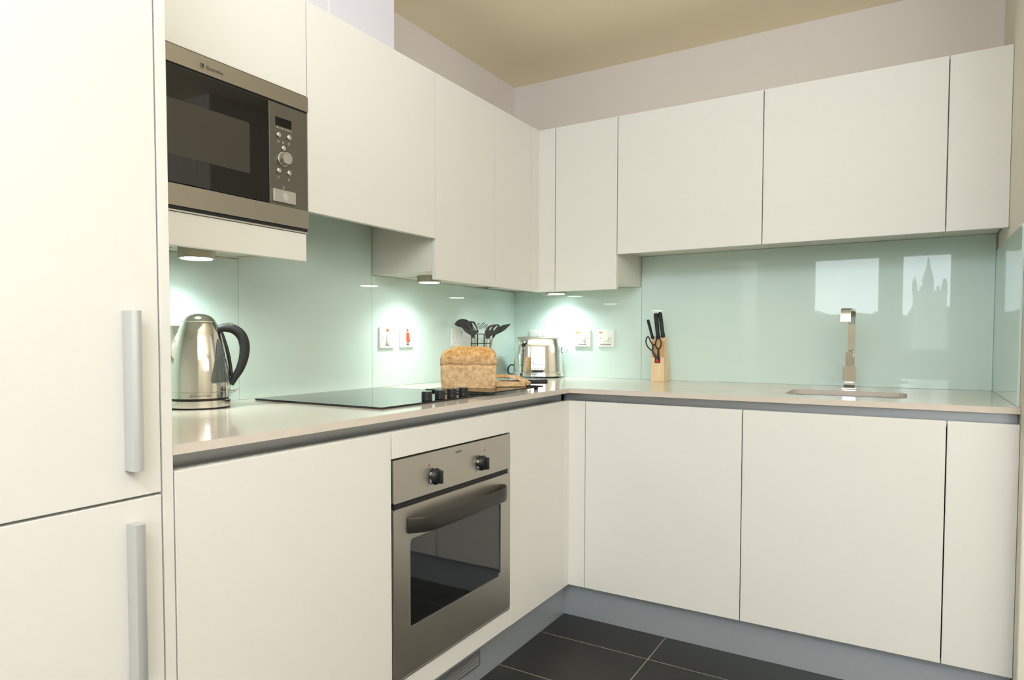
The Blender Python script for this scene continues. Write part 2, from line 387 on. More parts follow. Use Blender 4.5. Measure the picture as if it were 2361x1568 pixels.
# tall housing on the left
YS0, YS1 = -2.3865, -2.3665      # side panel
t = thing('tall_cabinet', 'tall cream fridge housing cupboard with two doors and long bar handles', 'cabinet', (0.33, -2.70, 0))
b = BM(); box(b, 0.0005, XB+0.0005, YS0, YS1, 0.0005, 2.30, 0.0012); part('side_panel', b, M_DOOR, t)
b = BM(); box(b, 0.0005, XB-0.022, -3.0, YS0, ZP, 2.30)
part('carcass', b, M_CARC, t)
b = BM(); box(b, 0.30, XB-0.06, -3.0, YS0, 0.0005, ZP-.0005); part('plinth', b, M_PLINTH, t)
for z0, z1, hz0, hz1, nm in ((0.8318, 2.298, 0.880, 1.1515, 'upper'), (ZP, 0.8272, 0.5187, 0.7885, 'lower')):
    d = door_x(t, -2.985, -2.3865, z0, z1, g=0.003)
    # D-profile bar handle standing off on a web
    b = BM(); prof = [(0.0, -0.0095), (0.020, -0.0095), (0.0255, -0.0075), (0.0285, -0.003), (0.0285, 0.003), (0.026, 0.0085), (0.021, 0.0095), (0.0, 0.0095)]
    y = -2.4435; x0 = XB+.0003
    vs = [[b.verts.new((x0+p, y+q, z)) for p, q in prof] for z in (hz0, hz1)]
    n = len(prof)
    for k in range(n): b.faces.new((vs[0][k], vs[0][(k+1) % n], vs[1][(k+1) % n], vs[1][k]))
    b.faces.new(vs[0]); b.faces.new(vs[1])
    part('handle', b, M_HANDLE, d, smooth=True, label='satin aluminium bar handle')

# base units, left run
CX1 = XB-0.0205
t = thing('base_cabinet', 'wide cream base cupboard under the kettle, left of the oven', 'cabinet', (0.33, -2.066, ZP))
open_carcass_x(t, -2.366, -1.7681, 0.02, CX1, ZP, 0.8405)
door_x(t, -2.3652, -1.7681, ZP, ZD)
t = thing('oven_housing', 'cream oven housing with slim panels above and below the built-in oven', 'cabinet', (0.33, -1.468, ZP))
open_carcass_x(t, -1.7675, -1.1695, 0.02, CX1, ZP+.0, 0.8405)
b = BM(); box(b, XB-.019, XB, -1.7665, -1.1705, 0.7935, ZD, 0.0012); part('fascia', b, M_DOOR, t)
b = BM(); box(b, XB-.019, XB-.001, -1.7665, -1.1715, ZP, 0.196, 0.0012); part('base_strip', b, M_DOOR, t)
t = thing('base_cabinet', 'narrow cream base cupboard between the oven and the inner corner', 'cabinet', (0.33, -0.97, ZP))
open_carcass_x(t, -1.169, -0.7725, 0.02, CX1, ZP, 0.8405)
door_x(t, -1.1697, -0.7725, ZP, ZD)
b = BM()
box(b, XB-.019, XB, -0.7715, -YB+.0005, ZP, ZD, 0.0008); box(b, XB-.018, 0.7320, -YB, -YB+.019, ZP, ZD, 0.0008)
single('corner_post', b, M_DOOR, 'cream corner filler post where the two runs of base cupboards meet', 'filler panel')
# base units, back run
t = thing('base_cabinet', 'cream base cupboard below the knife block, beside the corner post', 'cabinet', (1.0235, -0.36, ZP))
open_carcass_y(t, 0.7335, 1.3136, -YB+.0205, -0.02, ZP, 0.8405)
door_y(t, 0.7327, 1.3141, ZP, ZD)
t = thing('base_cabinet', 'wide cream base cupboard directly below the sink', 'cabinet', (1.6032, -0.36, ZP))
open_carcass_y(t, 1.3146, 1.8918, -YB+.0205, -0.02, ZP, 0.8405)
door_y(t, 1.3141, 1.8923, ZP, ZD)
b = BM(); box(b, 1.8939, W-.0005, -YB, -YB+.019, ZP, ZD, 0.0012)
single('filler_panel', b, M_DOOR, 'cream base end panel between the sink cupboard and the side wall', 'filler panel')

# wall units, left run
CU1 = XU-0.0205
t = thing('wall_cabinet', 'cream wall cupboard above the microwave', 'cabinet', (0.155, -2.04, 1.795))
b = BM(); box(b, -0.006, CU1, -2.366, -1.7155, 1.797, ZTOP-.002); part('carcass', b, M_CARC, t)
door_x(t, -2.366, -1.714, 1.7955, ZTOP, x=XU)
t = thing('microwave_shelf', 'cream shelf box under the microwave holding a round lamp', 'shelf', (0.155, -2.04, 1.327))
b = BM(); box(b, XU-.019, XU, -2.366, -1.7215, 1.3262, 1.4045, 0.0012); part('front_panel', b, M_DOOR, t)
b = BM(); box(b, -0.006, XU-.0195, -2.366, -1.7225, 1.3535, 1.4045); part('box', b, M_CARC, t)
b = BM(); box(b, XU-.02, XU+.0035, -2.366, -1.7190, 1.4052, 1.4092, 0.0006); part('edge_strip', b, M_SILVER, t, label='pale metal edge strip')
t = thing('extractor_cabinet', 'short cream wall cupboard over the hob, hiding the extractor', 'cabinet', (0.155, -1.41, 1.47))
b = BM(); box(b, -0.006, CU1, -1.7135, -1.1055, 1.586, ZTOP-.002); part('carcass', b, M_CARC, t)
door_x(t, -1.714, -1.1050, 1.4705, ZTOP, x=XU)
t = thing('wall_cabinet', 'cream wall cupboard right of the extractor cupboard, with an exposed side panel', 'cabinet', (0.155, -0.9, 1.3224))
b = BM(); box(b, -0.006, CU1, -1.1044, -0.6952, ZCARC, ZTOP-.002); part('carcass', b, M_CARC, t)
door_x(t, -1.1050, -0.6944, ZUB, ZTOP, x=XU)
t = thing('wall_cabinet', 'narrow cream wall cupboard on the hob wall next to the inner corner', 'cabinet', (0.155, -0.54, 1.3224))
b = BM(); box(b, -0.006, CU1, -0.6944, -0.3845, ZCARC, ZTOP-.002); part('carcass', b, M_CARC, t)
door_x(t, -0.6944, -0.3844, ZUB, ZTOP, x=XU)
b = BM(); box(b, XU-.019, XU, -0.3828, -YU+.0003, ZUB, ZTOP, 0.0008); box(b, XU-.018, 0.3935, -YU, -YU+.019, ZUB, ZTOP, 0.0008)
single('corner_post', b, M_DOOR, 'cream corner filler post where the two runs of wall cupboards meet', 'filler panel')
# wall units, back run
t = thing('wall_cabinet', 'narrow tall cream wall cupboard above the toaster switches', 'cabinet', (0.5455, -0.155, 1.3224))
b = BM(); box(b, 0.012, 0.6956, -YU+.0205, 0.006, ZCARC, ZTOP-.002); part('carcass', b, M_CARC, t)
door_y(t, 0.3949, 0.6961, ZUB, ZTOP, y=YU)
t = thing('wall_cabinet', 'wide cream wall cupboard above the knife block', 'cabinet', (0.995, -0.155, 1.4736))
b = BM(); box(b, 0.6966, 1.2934, -YU+.0205, 0.006, 1.495, ZTOP-.002); part('carcass', b, M_CARC, t)
door_y(t, 0.6961, 1.2938, ZUW, ZTOP, y=YU)
t = thing('wall_cabinet', 'wide cream wall cupboard above the tap and sink', 'cabinet', (1.592, -0.155, 1.4736))
b = BM(); box(b, 1.2942, 1.8897, -YU+.0205, 0.006, 1.495, ZTOP-.002); part('carcass', b, M_CARC, t)
door_y(t, 1.2938, 1.8901, ZUW, ZTOP, y=YU)
t = thing('end_cabinet', 'narrow cream wall cupboard at the right end against the side wall', 'cabinet', (1.977, -0.155, 1.4736))
b = BM(); box(b, 1.8905, W-.0065, -YU+.0205, 0.006, 1.495, ZTOP-.002); part('carcass', b, M_CARC, t)
b = BM(); box(b, 1.8917, W-.0005, -YU, -YU+.019, ZUW, ZTOP, 0.0012); part('panel', b, M_DOOR, t)

# ------------------------------------------------------------------ plinths and handle channels
t = thing('plinth', 'brushed grey metal plinth under the oven run, with a slotted vent', 'plinth', (XP-.008, -1.52, 0))
VY0, VY1, VZ0, VZ1 = -1.60, -1.2985, 0.048, 0.1
b = BM(); plate(b, [(-2.366, 0.0005), (-YP-.0005, 0.0005), (-YP-.0005, ZP-.0008), (-2.366, ZP-.0008)], [rrect(VY0, VY1, VZ0, VZ1, 0.002, 2)], (XP-.016, 0, 0), th=0.016, **EX)
part('board', b, M_PLINTH, t)
b = BM(); plate(b, rrect(VY0+.0006, VY1-.0006, VZ0+.0006, VZ1-.0006, 0.002, 2), [rrect(VY0+.006, VY1-.006, VZ0+.006, VZ1-.006, 0.001, 2)], (XP-.012, 0, 0), th=0.013, **EX)
box(b, XP-.014, XP-.012, VY0+.003, VY1-.003, VZ0+.002, VZ1-.002)
for k in range(4):
    z = VZ0+.009+k*.0105
    obox(b, (XP-.004, (VY0+VY1)/2, z), (1, 0, -.7), (0, 1, 0), (.7, 0, 1), .009, VY1-VY0-.014, .0018)
part('vent_grille', b, M_ALU, t, label='slotted metal vent grille')
b = BM(); box(b, XP-.0155, W-.0005, -YP, -YP+.016, 0.0005, ZP-.0008)
single('plinth', b, M_PLINTH, 'long grey metal plinth under the sink run', 'plinth')
def channel_profile(bm, ax, a0, a1, front, sgn):
    # shallow L-shaped recess rail behind the door tops
    def P(d, z, a): return (front-d, a, z) if ax == 'x' else (a, -(front-d), z)
    pr = [(0.012, 0.842), (0.012, 0.846), (0.026, 0.850), (0.031, 0.860), (0.031, ZT-TH-.0008), (0.034, ZT-TH-.0008), (0.034, 0.842)]
    v = [[bm.verts.new(P(d, z, a)) for d, z in pr] for a in (a0, a1)]
    n = len(pr)
    for k in range(n): bm.faces.new((v[0][k], v[0][(k+1) % n], v[1][(k+1) % n], v[1][k]))
    bm.faces.new(v[0]); bm.faces.new(v[1])
b = BM(); channel_profile(b, 'x', -2.366, -YB+.0312, XB-.0195, 1)
for f in b.faces: pass
single('handle_channel', b, M_ALU, 'recessed grey aluminium finger channel under the worktop above the oven', 'handle rail')
b = BM(); channel_profile(b, 'y', XB-.0195-.0308, W-.0005, YB-.0195, 1)
single('handle_channel', b, M_ALU, 'recessed grey aluminium finger channel under the worktop above the sink cupboard', 'handle rail')

# ------------------------------------------------------------------ worktop with sink cut-out
SX0, SX1, SY0, SY1 = 1.417, 1.790, -0.560, -0.276
t = thing('worktop', 'L-shaped polished beige quartz worktop with a sink cut-out', 'worktop', (0.35, -0.35, ZT-TH))
b = BM()
plate(b, [(-0.006, -2.366), (XC, -2.366), (XC, -YC), (W-.0002, -YC), (W-.0002, 0.006), (-0.006, 0.006)], [rrect(SX0, SX1, SY0, SY1, 0.055, 8)], (0, 0, ZT-TH), (1, 0, 0), (0, 1, 0), (0, 0, 1), TH)
part('slab', b, M_TOP, t)
for k in range(6):
    y = -0.45+k*0.05
    b = BM(); box(b, 0.93, 1.385, y-.003, y+.003, ZT-.0004, ZT+.00035, 0.0002, 1); part('drainer_groove', b, M_TOP, t)
t = thing('sink', 'undermounted stainless steel sink bowl below the worktop cut-out', 'sink', (1.6035, -0.418, 0.72))
b = BM(); z1 = ZT-TH-.0008
o1 = rrect(SX0-.012, SX1+.012, SY0-.012, SY1+.012, 0.062, 8); i1 = rrect(SX0+.002, SX1-.002, SY0+.002, SY1-.002, 0.054, 8); i2 = rrect(SX0+.012, SX1-.012, SY0+.012, SY1-.012, 0.05, 8)
loops = [[b.verts.new((x, y, z)) for x, y in l] for l, z in ((o1, z1), (i1, z1), (i2, 0.735), (rrect(SX0+.03, SX1-.03, SY0+.03, SY1-.03, 0.04, 8), 0.727))]
for a, c in zip(loops, loops[1:]):
    for k in range(len(a)): b.faces.new((a[k], a[(k+1) % len(a)], c[(k+1) % len(c)], c[k]))
b.faces.new(loops[-1])
part('bowl', b, M_SINK, t, smooth=True)
b = BM(); lathe(b, [(0.038, .7275), (0.036, .730), (0.02, .7285), (0.001, .7285)], (1.6035, -0.418, 0)); part('drain', b, M_CHROME, t, smooth=True)

# ------------------------------------------------------------------ mixer tap
TX, TY = 1.598, -0.17
t = thing('tap', 'square chrome mixer tap with a flat curved spout and side block', 'tap', (TX, TY, ZT))
b = BM(); box(b, TX-.0265, TX+.0265, TY-.0265, TY+.0265, ZT+.0003, ZT+.0055, 0.001); part('base_plate', b, M_CHROME, t)
b = BM(); box(b, TX-.0195, TX+.0195, TY-.0195, TY+.0195, ZT+.0057, ZT+.020, 0.001); box(b, TX-.016, TX+.016, TY-.016, TY+.016, ZT+.020, ZT+.034, 0.0006)
box(b, TX-.0225, TX+.0225, TY-.019, TY+.019, ZT+.034, ZT+.0915, 0.0012); part('body', b, M_CHROME, t)
b = BM(); box(b, TX-.0135, TX+.0135, TY-.034, TY-.0195, ZT+.033, ZT+.0905, 0.001); 
obox(b, (TX-.0005, TY-.0315, ZT+.118), (1, 0, 0), (0, 1, 0.06), (0, -.06, 1), .0262, .009, .058, .001); part('lever', b, M_CHROME, t)
b = BM(); box(b, TX-.0095, TX+.0165, TY-.012, TY+.012, ZT+.0918, ZT+.150, 0.001)
box(b, TX-.0085, TX+.0160, TY-.0105, TY+.0105, ZT+.150, ZT+.288, 0.001); part('column', b, M_CHROME, t)
b = BM(); pr = []
for k in range(9):
    a = math.radians(90*k/8); pr.append((TY+.012-.018+.018*math.cos(a), ZT+.288+.018*math.sin(a)))
pr = [(TY+.012, ZT+.275)]+pr
for k in range(9):
    a = math.radians(90+90*k/8); pr.append((TY-.155+.034*math.cos(a), ZT+.272+.034*math.sin(a)))
pr += [(TY-.189, ZT+.254), (TY-.180, ZT+.254)]
for k in range(9):
    a = math.radians(180-90*k/8); pr.append((TY-.155+.025*math.cos(a), ZT+.272+.025*math.sin(a)))
pr += [(TY-.012, ZT+.297), (TY-.012, ZT+.275)]
v = []
for s in (-1, 1):
    ring = []
    for y, z in pr:
        k = max(0, (TY-y)/.19); ring.append(b.verts.new((TX+.0035+s*(.0135+.003*min(1, k*3))-.008*k, y, z)))
    v.append(ring)
n = len(pr)
for k in range(n): b.faces.new((v[0][k], v[0][(k+1) % n], v[1][(k+1) % n], v[1][k]))
t1 = BM()
b.faces.new(v[0]); b.faces.new(v[1]); t1.free()
part('spout', b, M_CHROME, t, smooth=True, angle=30)

# ------------------------------------------------------------------ hob
t = thing('hob', 'black glass hob with four upright knobs set into the worktop', 'hob', (0.312, -1.409, ZT))
HX = 0.575
b = BM(); plate(b, rrect(0.05, HX, -1.703, -1.115, 0.006, 3), [], (0, 0, ZT+.0012), (1, 0, 0), (0, 1, 0), (0, 0, 1), 0.0046); part('glass', b, M_HOBG, t)
b = BM(); box(b, 0.053, HX-.003, -1.70, -1.118, ZT+.0003, ZT+.0012); part('seal', b, M_DARK, t)
for y in (-1.477, -1.411, -1.348, -1.284):
    b = BM(); lathe(b, [(0.0150, 0), (0.0162, .001), (0.0162, .012), (0.0157, .0125), (0.0157, .0135), (0.0162, .014), (0.0160, .0255), (0.0148, .0275), (0.0005, .0275)], (0.5545, y, ZT+.0060), n=40)
    part('knob', b, M_BLACK, t, smooth=True, angle=25)

# ------------------------------------------------------------------ oven
OX = XB+.0035
t = thing('oven', 'built-in stainless steel single oven with two dials and a dark bow handle', 'oven', (0.4, -1.47, 0.2))
b = BM(); box(b, 0.10, OX-.0215, -1.7485, -1.188, 0.2035, 0.790); part('casing', b, M_DARK, t)
b = BM(); plate(b, rrect(-1.7655, -1.1745, 0.6755, 0.7895, 0.005, 4), [], (OX-.018, 0, 0), th=0.018, **EX); cp = part('control_panel', b, M_STEEL, t, label='brushed steel control panel')
part('brand_lettering', text_bm('ZANUSSI', 0.0085, (OX+.0002, -1.4733, 0.7720), 'x', width=.031), M_INKG, cp, label='small dark maker lettering')
for yy, bars in ((-1.5935, True), (-1.3545, False)):
    z = 0.7205
    b = BM(); lathe(b, [(.0215, .0004), (.0235, .0008), (.0235, .009), (.0215, .0115), (.0175, .0175), (.0150, .0185)], (OX, yy, z), 'x', n=36)
    t2 = BM(); box(t2, OX+.0185, OX+.031, yy-.0052, yy+.0052, z-.0185, z+.0185, 0.003, 3)
    # blade of the dial blends into the skirt
    box(t2, OX+.008, OX+.0205, yy-.0085, yy+.0085, z-.0195, z+.0195, 0.003, 3)
    merge(b, t2); d = part('dial', b, M_BLACK, cp, smooth=True)
for nm, yy, zz, tx, sz, m in (('red_mark', -1.6144, .7540, None, .0032, M_REDP), ('red_mark', -1.3331, .7565, None, .0032, M_REDP)):
    b = BM(); lathe(b, [(sz, 0.0001), (sz, .0004), (.0001, .0004)], (OX, yy, zz), 'x', n=16); part(nm, b, m, cp, label='red indicator mark')
for yy, zz in ((-1.5930, .7518), (-1.3560, .7531)):
    b = BM(); lathe(b, [(.0011, 0.0001), (.0011, .0004), (.0001, .0004)], (OX, yy, zz), 'x', n=10); part('dot_mark', b, M_INK, cp)
for yy, zz in ((-1.6206, .7005), (-1.3821, .7015)):
    b = BM(); plate(b, rrect(yy-.0042, yy+.0042, zz-.005, zz+.005, .0028, 3), [rrect(yy-.0034, yy+.0034, zz-.0042, zz+.0042, .0022, 3)], (OX+.0001, 0, 0), th=.0003, **EX); part('oven_symbol', b, M_INKG, cp)
# white numerals and symbols round the skirts of the dials
def dial_mark(body, size, yy, ang, cp=cp):
    bmk = text_bm(body, size, (0, 0, 0), None)
    a = math.radians(ang); R = .0239
    tang = Vector((0, -math.sin(a), math.cos(a))); rad = Vector((0, math.cos(a), math.sin(a))); ax = Vector((1, 0, 0))
    c = Vector((OX+.0048, yy, .7205))+rad*R
    # reads along the rim
    mt = Matrix(((-tang.x, -ax.x, rad.x, c.x), (-tang.y, -ax.y, rad.y, c.y), (-tang.z, -ax.z, rad.z, c.z), (0, 0, 0, 1)))
    mt = Matrix(((tang.x, ax.x, rad.x, c.x), (tang.y, ax.y, rad.y, c.y), (tang.z, ax.z, rad.z, c.z), (0, 0, 0, 1)))
    bmk.transform(mt); part('dial_marking', bmk, M_WHITE, cp)
for body, ang in (('50', 152), ('.', 175), ('100', 200), ('.', 222), ('150', 240)): dial_mark(body, .0085, -1.5935, ang)
b = BM()
for yy, ang in ((-1.5935, 97), (-1.3545, 97)):
    a = math.radians(ang); obox(b, (OX+.005, yy+.0236*math.cos(a), .7205+.0236*math.sin(a)), (1, 0, 0), (0, -math.sin(a), math.cos(a)), (0, math.cos(a), math.sin(a)), .006, .0035, .0008)
    part('pointer_mark', b, M_WHITE, cp); b = BM()
b.free()
for ang in (160, 208):
    a = math.radians(ang); b = BM()
    tang = Vector((0, -math.sin(a), math.cos(a))); rad = Vector((0, math.cos(a), math.sin(a)))
    plate(b, rrect(-.0038, .0038, -.0034, .0034, .0008, 2), [rrect(-.0016, .0016, -.0016, .0016, .0003, 1)], Vector((OX+.0048, -1.3545, .7205))+rad*.0236, tang, (1, 0, 0), rad, .0004)
    part('dial_marking', b, M_WHITE, cp)
# door
WY0, WY1, WZ0, WZ1 = -1.7010, -1.2325, 0.3275, 0.5715
b = BM(); plate(b, rrect(-1.7655, -1.1745, 0.2045, 0.6595, 0.005, 4), [rrect(WY0, WY1, WZ0, WZ1, 0.012, 5)], (OX-.018, 0, 0), th=0.018, **EX)
dr = part('door', b, M_STEEL, t)
b = BM(); plate(b, rrect(WY0+.0004, WY1-.0004, WZ0+.0004, WZ1-.0004, 0.012, 5), [rrect(WY0+.0018, WY1-.0018, WZ0+.0018, WZ1-.0018, 0.011, 5)], (OX-.012, 0, 0), th=0.0128, **EX); part('window_trim', b, M_SILVER, dr)
b = BM(); plate(b, rrect(WY0+.0019, WY1-.0019, WZ0+.0019, WZ1-.0019, 0.011, 5), [], (OX-.014, 0, 0), th=0.011, **EX); part('glass', b, M_OVENG, dr, label='black reflective oven glass')
b = BM(); box(b, OX-.017, OX-.006, -1.758, -1.183, 0.6600, 0.6752); part('shadow_gap', b, M_DARK, t)
b = BM(); box(b, OX-.017, OX-.001, -1.764, -1.176, 0.1975, 0.2038, .001); part('trim_strip', b, M_SILVER, t, label='bright metal trim strip')
# bow handle: a flat strip bent outwards
cen = []
for k in range(33):
    u = k/32; y = -1.709+u*(.492); e = min(u, 1-u)*.492
    x = .036*(1-(1-min(1, e/.075))**2.4)+.005*math.sin(PI*u)
    cen.append((OX+.001+x, y))
b = BM(); rows = []
for i, (x, y) in enumerate(cen):
    x0, y0 = cen[max(i-1, 0)]; x1, y1 = cen[min(i+1, len(cen)-1)]
    tx, ty = x1-x0, y1-y0; l = math.hypot(tx, ty); nx, ny = ty/l, -tx/l
    hh = 0.0205; ring = []
    for q, r in ((-.003, -hh), (.003, -hh), (.0042, -hh+.003), (.0042, hh-.003), (.003, hh), (-.003, hh)):
        ring.append(b.verts.new((max(x+nx*q, OX+.0004), y+ny*q, .6085+r)))
    rows.append(ring)
for a, c in zip(rows, rows[1:]):
    for k in range(6): b.faces.new((a[k], a[(k+1) % 6], c[(k+1) % 6], c[k]))
b.faces.new(rows[0]); b.faces.new(rows[-1])
part('handle', b, M_DARKH, dr, smooth=True, angle=40, label='metal bow handle coloured for its dark reflection')

# ------------------------------------------------------------------ microwave
MX = XU+.003
t = thing('microwave', 'built-in steel framed microwave with black glass door and knob panel', 'microwave', (0.16, -2.02, 1.4092))
b = BM(); box(b, 0.012, MX-.0205, -2.30, -1.729, 1.414, 1.790); part('casing', b, M_DARK, t)
b = BM(); plate(b, rrect(-2.33, -1.7135, 1.7510, 1.7925, 0.004, 3), [], (MX-.02, 0, 0), th=0.020, **EX); tb = part('top_trim', b, M_STEEL_SHADED, t, label='brushed steel top band')
b = BM(); plate(b, rrect(-2.33, -1.7155, 1.4190, 1.4702, 0.002, 2), [], (MX-.02, 0, 0), th=0.020, **EX); part('bottom_trim', b, M_STEEL_SHADED, t, label='brushed steel bottom band')
b = BM(); box(b, MX-.02, MX-.004, -2.33, -1.7165, 1.4100, 1.4188); part('shadow_gap', b, M_DARK, t)
b = BM(); box(b, MX-.019, MX-.001, -2.33, -1.8545, 1.4725, 1.7455, .001); d = part('door', b, M_BLACKG, t, label='black glass door')
b = BM(); plate(b, rrect(-2.25, -1.9140, 1.5365, 1.6675, 0.003, 3), [], (MX-.0009, 0, 0), th=0.0003, **EX); part('window', b, M_MWIN, d, label='dark grey mesh window')
b = BM(); box(b, MX-.019, MX-.004, -2.33, -1.718, 1.7457, 1.7508); part('shadow_gap', b, M_DARK, t)
b = BM(); box(b, MX-.019, MX-.0008, -1.8515, -1.7180, 1.4705, 1.7455, .001); c = part('control_panel', b, M_STEELD, t, label='dark grey control panel')
b = BM(); box(b, MX-.0007, MX+.0002, -1.8299, -1.7749, 1.6860, 1.7090); part('display', b, M_BLACKG, c, label='small black display')
for y, z in ((-1.8204, 1.6610), (-1.7844, 1.6625), (-1.8038, 1.6284), (-1.8210, 1.5645), (-1.7855, 1.5645)):
    b = BM(); lathe(b, [(.0066, -.0006), (.0070, .001), (.0068, .003), (.005, .0042), (.0003, .0045)], (MX, y, z), 'x', n=24); part('button', b, M_SILVER, c, smooth=True)
b = BM(); lathe(b, [(.0195, -.0006), (.0195, .002), (.0175, .0025), (.0170, .0155), (.0155, .0185), (.0003, .0190)], (MX, -1.8040, 1.5985), 'x', n=36); part('knob', b, M_SILVER, c, smooth=True, angle=30)
b = BM(); box(b, MX-.0006, MX+.0055, -1.8430, -1.7660, 1.4785, 1.5128, .0012)
rb = part('release_button', b, M_SILVER, c, label='square silver door release button')
b = BM(); lathe(b, [(.0105, 0), (.0105, .0004), (.009, .0003), (.0003, .00012)], (MX+.0056, -1.8030, 1.4952), 'x', n=28); part('thumb_dish', b, M_HANDLE, rb, smooth=True)
for k, g in enumerate('*+%#~&'):
    b = BM(); y = -1.8235+k*.0093
    plate(b, rrect(y-.0026, y+.0026, 1.6790, 1.6836, .0012, 2), [rrect(y-.0014, y+.0014, 1.6802, 1.6826, .0006, 2)] if k % 2 else [], (MX-.0007, 0, 0), th=.0004, **EX); part('symbol', b, M_WPRINT, c)
for y, z in ((-1.8204, 1.6435), (-1.7844, 1.6445), (-1.8038, 1.6440), (-1.8210, 1.5465), (-1.7855, 1.5460), (-1.7780, 1.606), (-1.8040, 1.5215)):
    b = BM(); plate(b, rrect(y-.0034, y+.0034, z-.0034, z+.0034, .0016, 2), [rrect(y-.0022, y+.0022, z-.0020, z+.0020, .0008, 2)], (MX-.0007, 0, 0), th=.0004, **EX); part('symbol', b, M_WPRINT, c)
part('brand_lettering', text_bm('Electrolux', 0.0130, (MX+.0002, -2.0150, 1.7675), 'x', width=.0465), M_INK, tb, label='dark maker lettering')
b = BM(); y, z = -2.0505, 1.7682
plate(b, rrect(y-.0056, y+.0056, z-.0056, z+.0056, .0008, 2), [rrect(y-.0043, y-.0006, z+.0004, z+.0043, .0016, 3), rrect(y+.0006, y+.0043, z-.0043, z-.0004, .0016, 3), rrect(y-.0043, y-.0006, z-.0043, z-.0006, .0003, 1)], (MX+.0001, 0, 0), th=.0003, **EX)
part('brand_emblem', b, M_INK, tb)

# ------------------------------------------------------------------ under-cupboard puck lamps
def puck(x, y, zb, label, zt):
    t = thing('downlight', label, 'lamp', (x, y, zb), 0, 'round lamps under the wall cupboards')
    b = BM(); lathe(b, [(.0395, zb+.001), (.0465, zb), (.0475, zb+.002), (.0475, zt-.0001)], (x, y, 0), n=48); part('housing', b, M_PUCK, t, smooth=True)
    b = BM(); lathe(b, [(.0400, zb+.0008), (.0396, zb-.0010), (.030, zb-.0018), (.0003, zb-.002)], (x, y, 0), n=40); part('diffuser', b, M_LAMP, t, smooth=True, label='glowing white diffuser')
    l = bpy.data.lights.new('puck_lamp', 'SPOT'); l.energy = 11; l.color = (0.86, 1.0, 0.92); l.spot_size = math.radians(150); l.spot_blend = 1.0; l.shadow_soft_size = 0.03
    o = bpy.data.objects.new('puck_lamp', l); COL.objects.link(o); o.parent = t; o.location = (0, 0, -.006)
    return t
t1 = puck(0.135, -1.952, 1.3215, 'round glowing lamp under the microwave shelf, above the kettle', 1.3535)
t2 = puck(0.158, -0.946, 1.3275, 'round glowing lamp under the wall cupboard above the hob switch', ZCARC)
t3 = puck(0.300, -0.105, 1.3255, 'round glowing lamp tucked under the corner cupboard above the toaster', ZCARC)
def cable(lamp, pts, m, r=.0016):
    b = BM(); tube(b, spline(pts, 6), r, 6); part('cable', b, m, lamp, smooth=True, label='thin pale cable')
cable(t1, [(.10, -2.00, 1.3490), (.09, -2.08, 1.345), (.10, -2.16, 1.3500), (.09, -2.26, 1.346), (.08, -2.35, 1.350)], M_CABLE)
cable(t1, [(.09, -1.905, 1.3480), (.055, -1.86, 1.342), (.06, -1.81, 1.344), (.09, -1.76, 1.3505), (.13, -1.735, 1.3515)], M_CABLE)
cable(t2, [(.112, -.960, 1.3490), (.08, -1.0, 1.345), (.05, -1.03, 1.330), (.035, -1.035, 1.318), (.03, -1.02, 1.316), (.025, -1.005, 1.330), (.022, -.99, 1.3508)], M_CABLE)
cable(t3, [(.262, -.130, 1.3495), (.235, -.135, 1.338), (.23, -.115, 1.326), (.25, -.07, 1.323), (.275, -.04, 1.335), (.28, -.03, 1.3505)], M_CABLE)

# ------------------------------------------------------------------ switches and sockets
def rocker(parent, run, a, z, w, h, d0, m, tilt=0.18):
    b = BM()
    if run == 'x': obox(b, (d0, a, z), (1, 0, tilt), (0, 1, 0), (-tilt, 0, 1), .007, w, h, .001)
    else: obox(b, (a, -d0, z), (1, 0, 0), (0, -1, tilt), (0, tilt, 1), w, .007, h, .001)
    return part('rocker', b, m, parent)
def faceplate(parent, run, a0, a1, z0, z1, d=.0092):
    b = BM()
    if run == 'x': box(b, .0004, d, a0, a1, z0, z1, .0022, 3)
    else: box(b, a0, a1, -d, -.0004, z0, z1, .0022, 3)
    return part('faceplate', b, M_WHITE, parent, smooth=True)
def spot(parent, run, a, z, r, m, d=.0092, nm='screw'):
    b = BM()
    lathe(b, [(r, .0), (r, .0005), (.0001, .0005)], (d-.0001, a, z) if run == 'x' else (a, -d+.0001, z), run, n=14); return part(nm, b, m, parent)
def patch(parent, run, a, z, w, h, m, nm, d=.0092, th=.0006, bev=.0002):
    b = BM()
    if run == 'x': box(b, d-.0002, d+th, a-w/2, a+w/2, z-h/2, z+h/2, bev, 1)
    else: box(b, a-w/2, a+w/2, -d-th, -d+.0002, z-h/2, z+h/2, bev, 1)
    return part(nm, b, m, parent)
def switch(run, a, z, txt, neon, rk, label, tw, vertical):
    loc = (0.0, a, z-.0425) if run == 'x' else (a, 0.0, z-.0425)
    t = thing('wall_switch', label, 'switch', loc, 0, 'single isolator switches on the splashback')
    faceplate(t, run, a-.0435, a+.0435, z-.0425, z+.0425)
    for s in (-1, 1): spot(t, run, a+s*.029, z, .0026, M_SWGREY)
    if vertical:
        patch(t, run, a, z+.0295, .0125, .011, neon, 'neon_lens')
        rocker(t, run, a, z, .0165, .040, .0115, rk)
    else:
        patch(t, run, a-.0265, z+.0290, .0155, .0085, neon, 'neon_lens')
        patch(t, run, a-.002, z, .034, .026, M_WHITE, 'rocker_frame', th=.0012)
        rocker(t, run, a+.0085, z, .0125, .0235, .0112, rk, 0.12)
    c = (.00935, a, z-.0305) if run == 'x' else (a, -.00935, z-.0305)
    part('lettering', text_bm(txt, .0068, c, run, width=tw, bold=.0001), M_INK, t, label='small dark lettering')
switch('x', -1.0270, 1.1085, 'OVEN', M_ORANGE, M_WHITE, 'white wall switch lettered OVEN with white rocker and orange neon', .023, True)
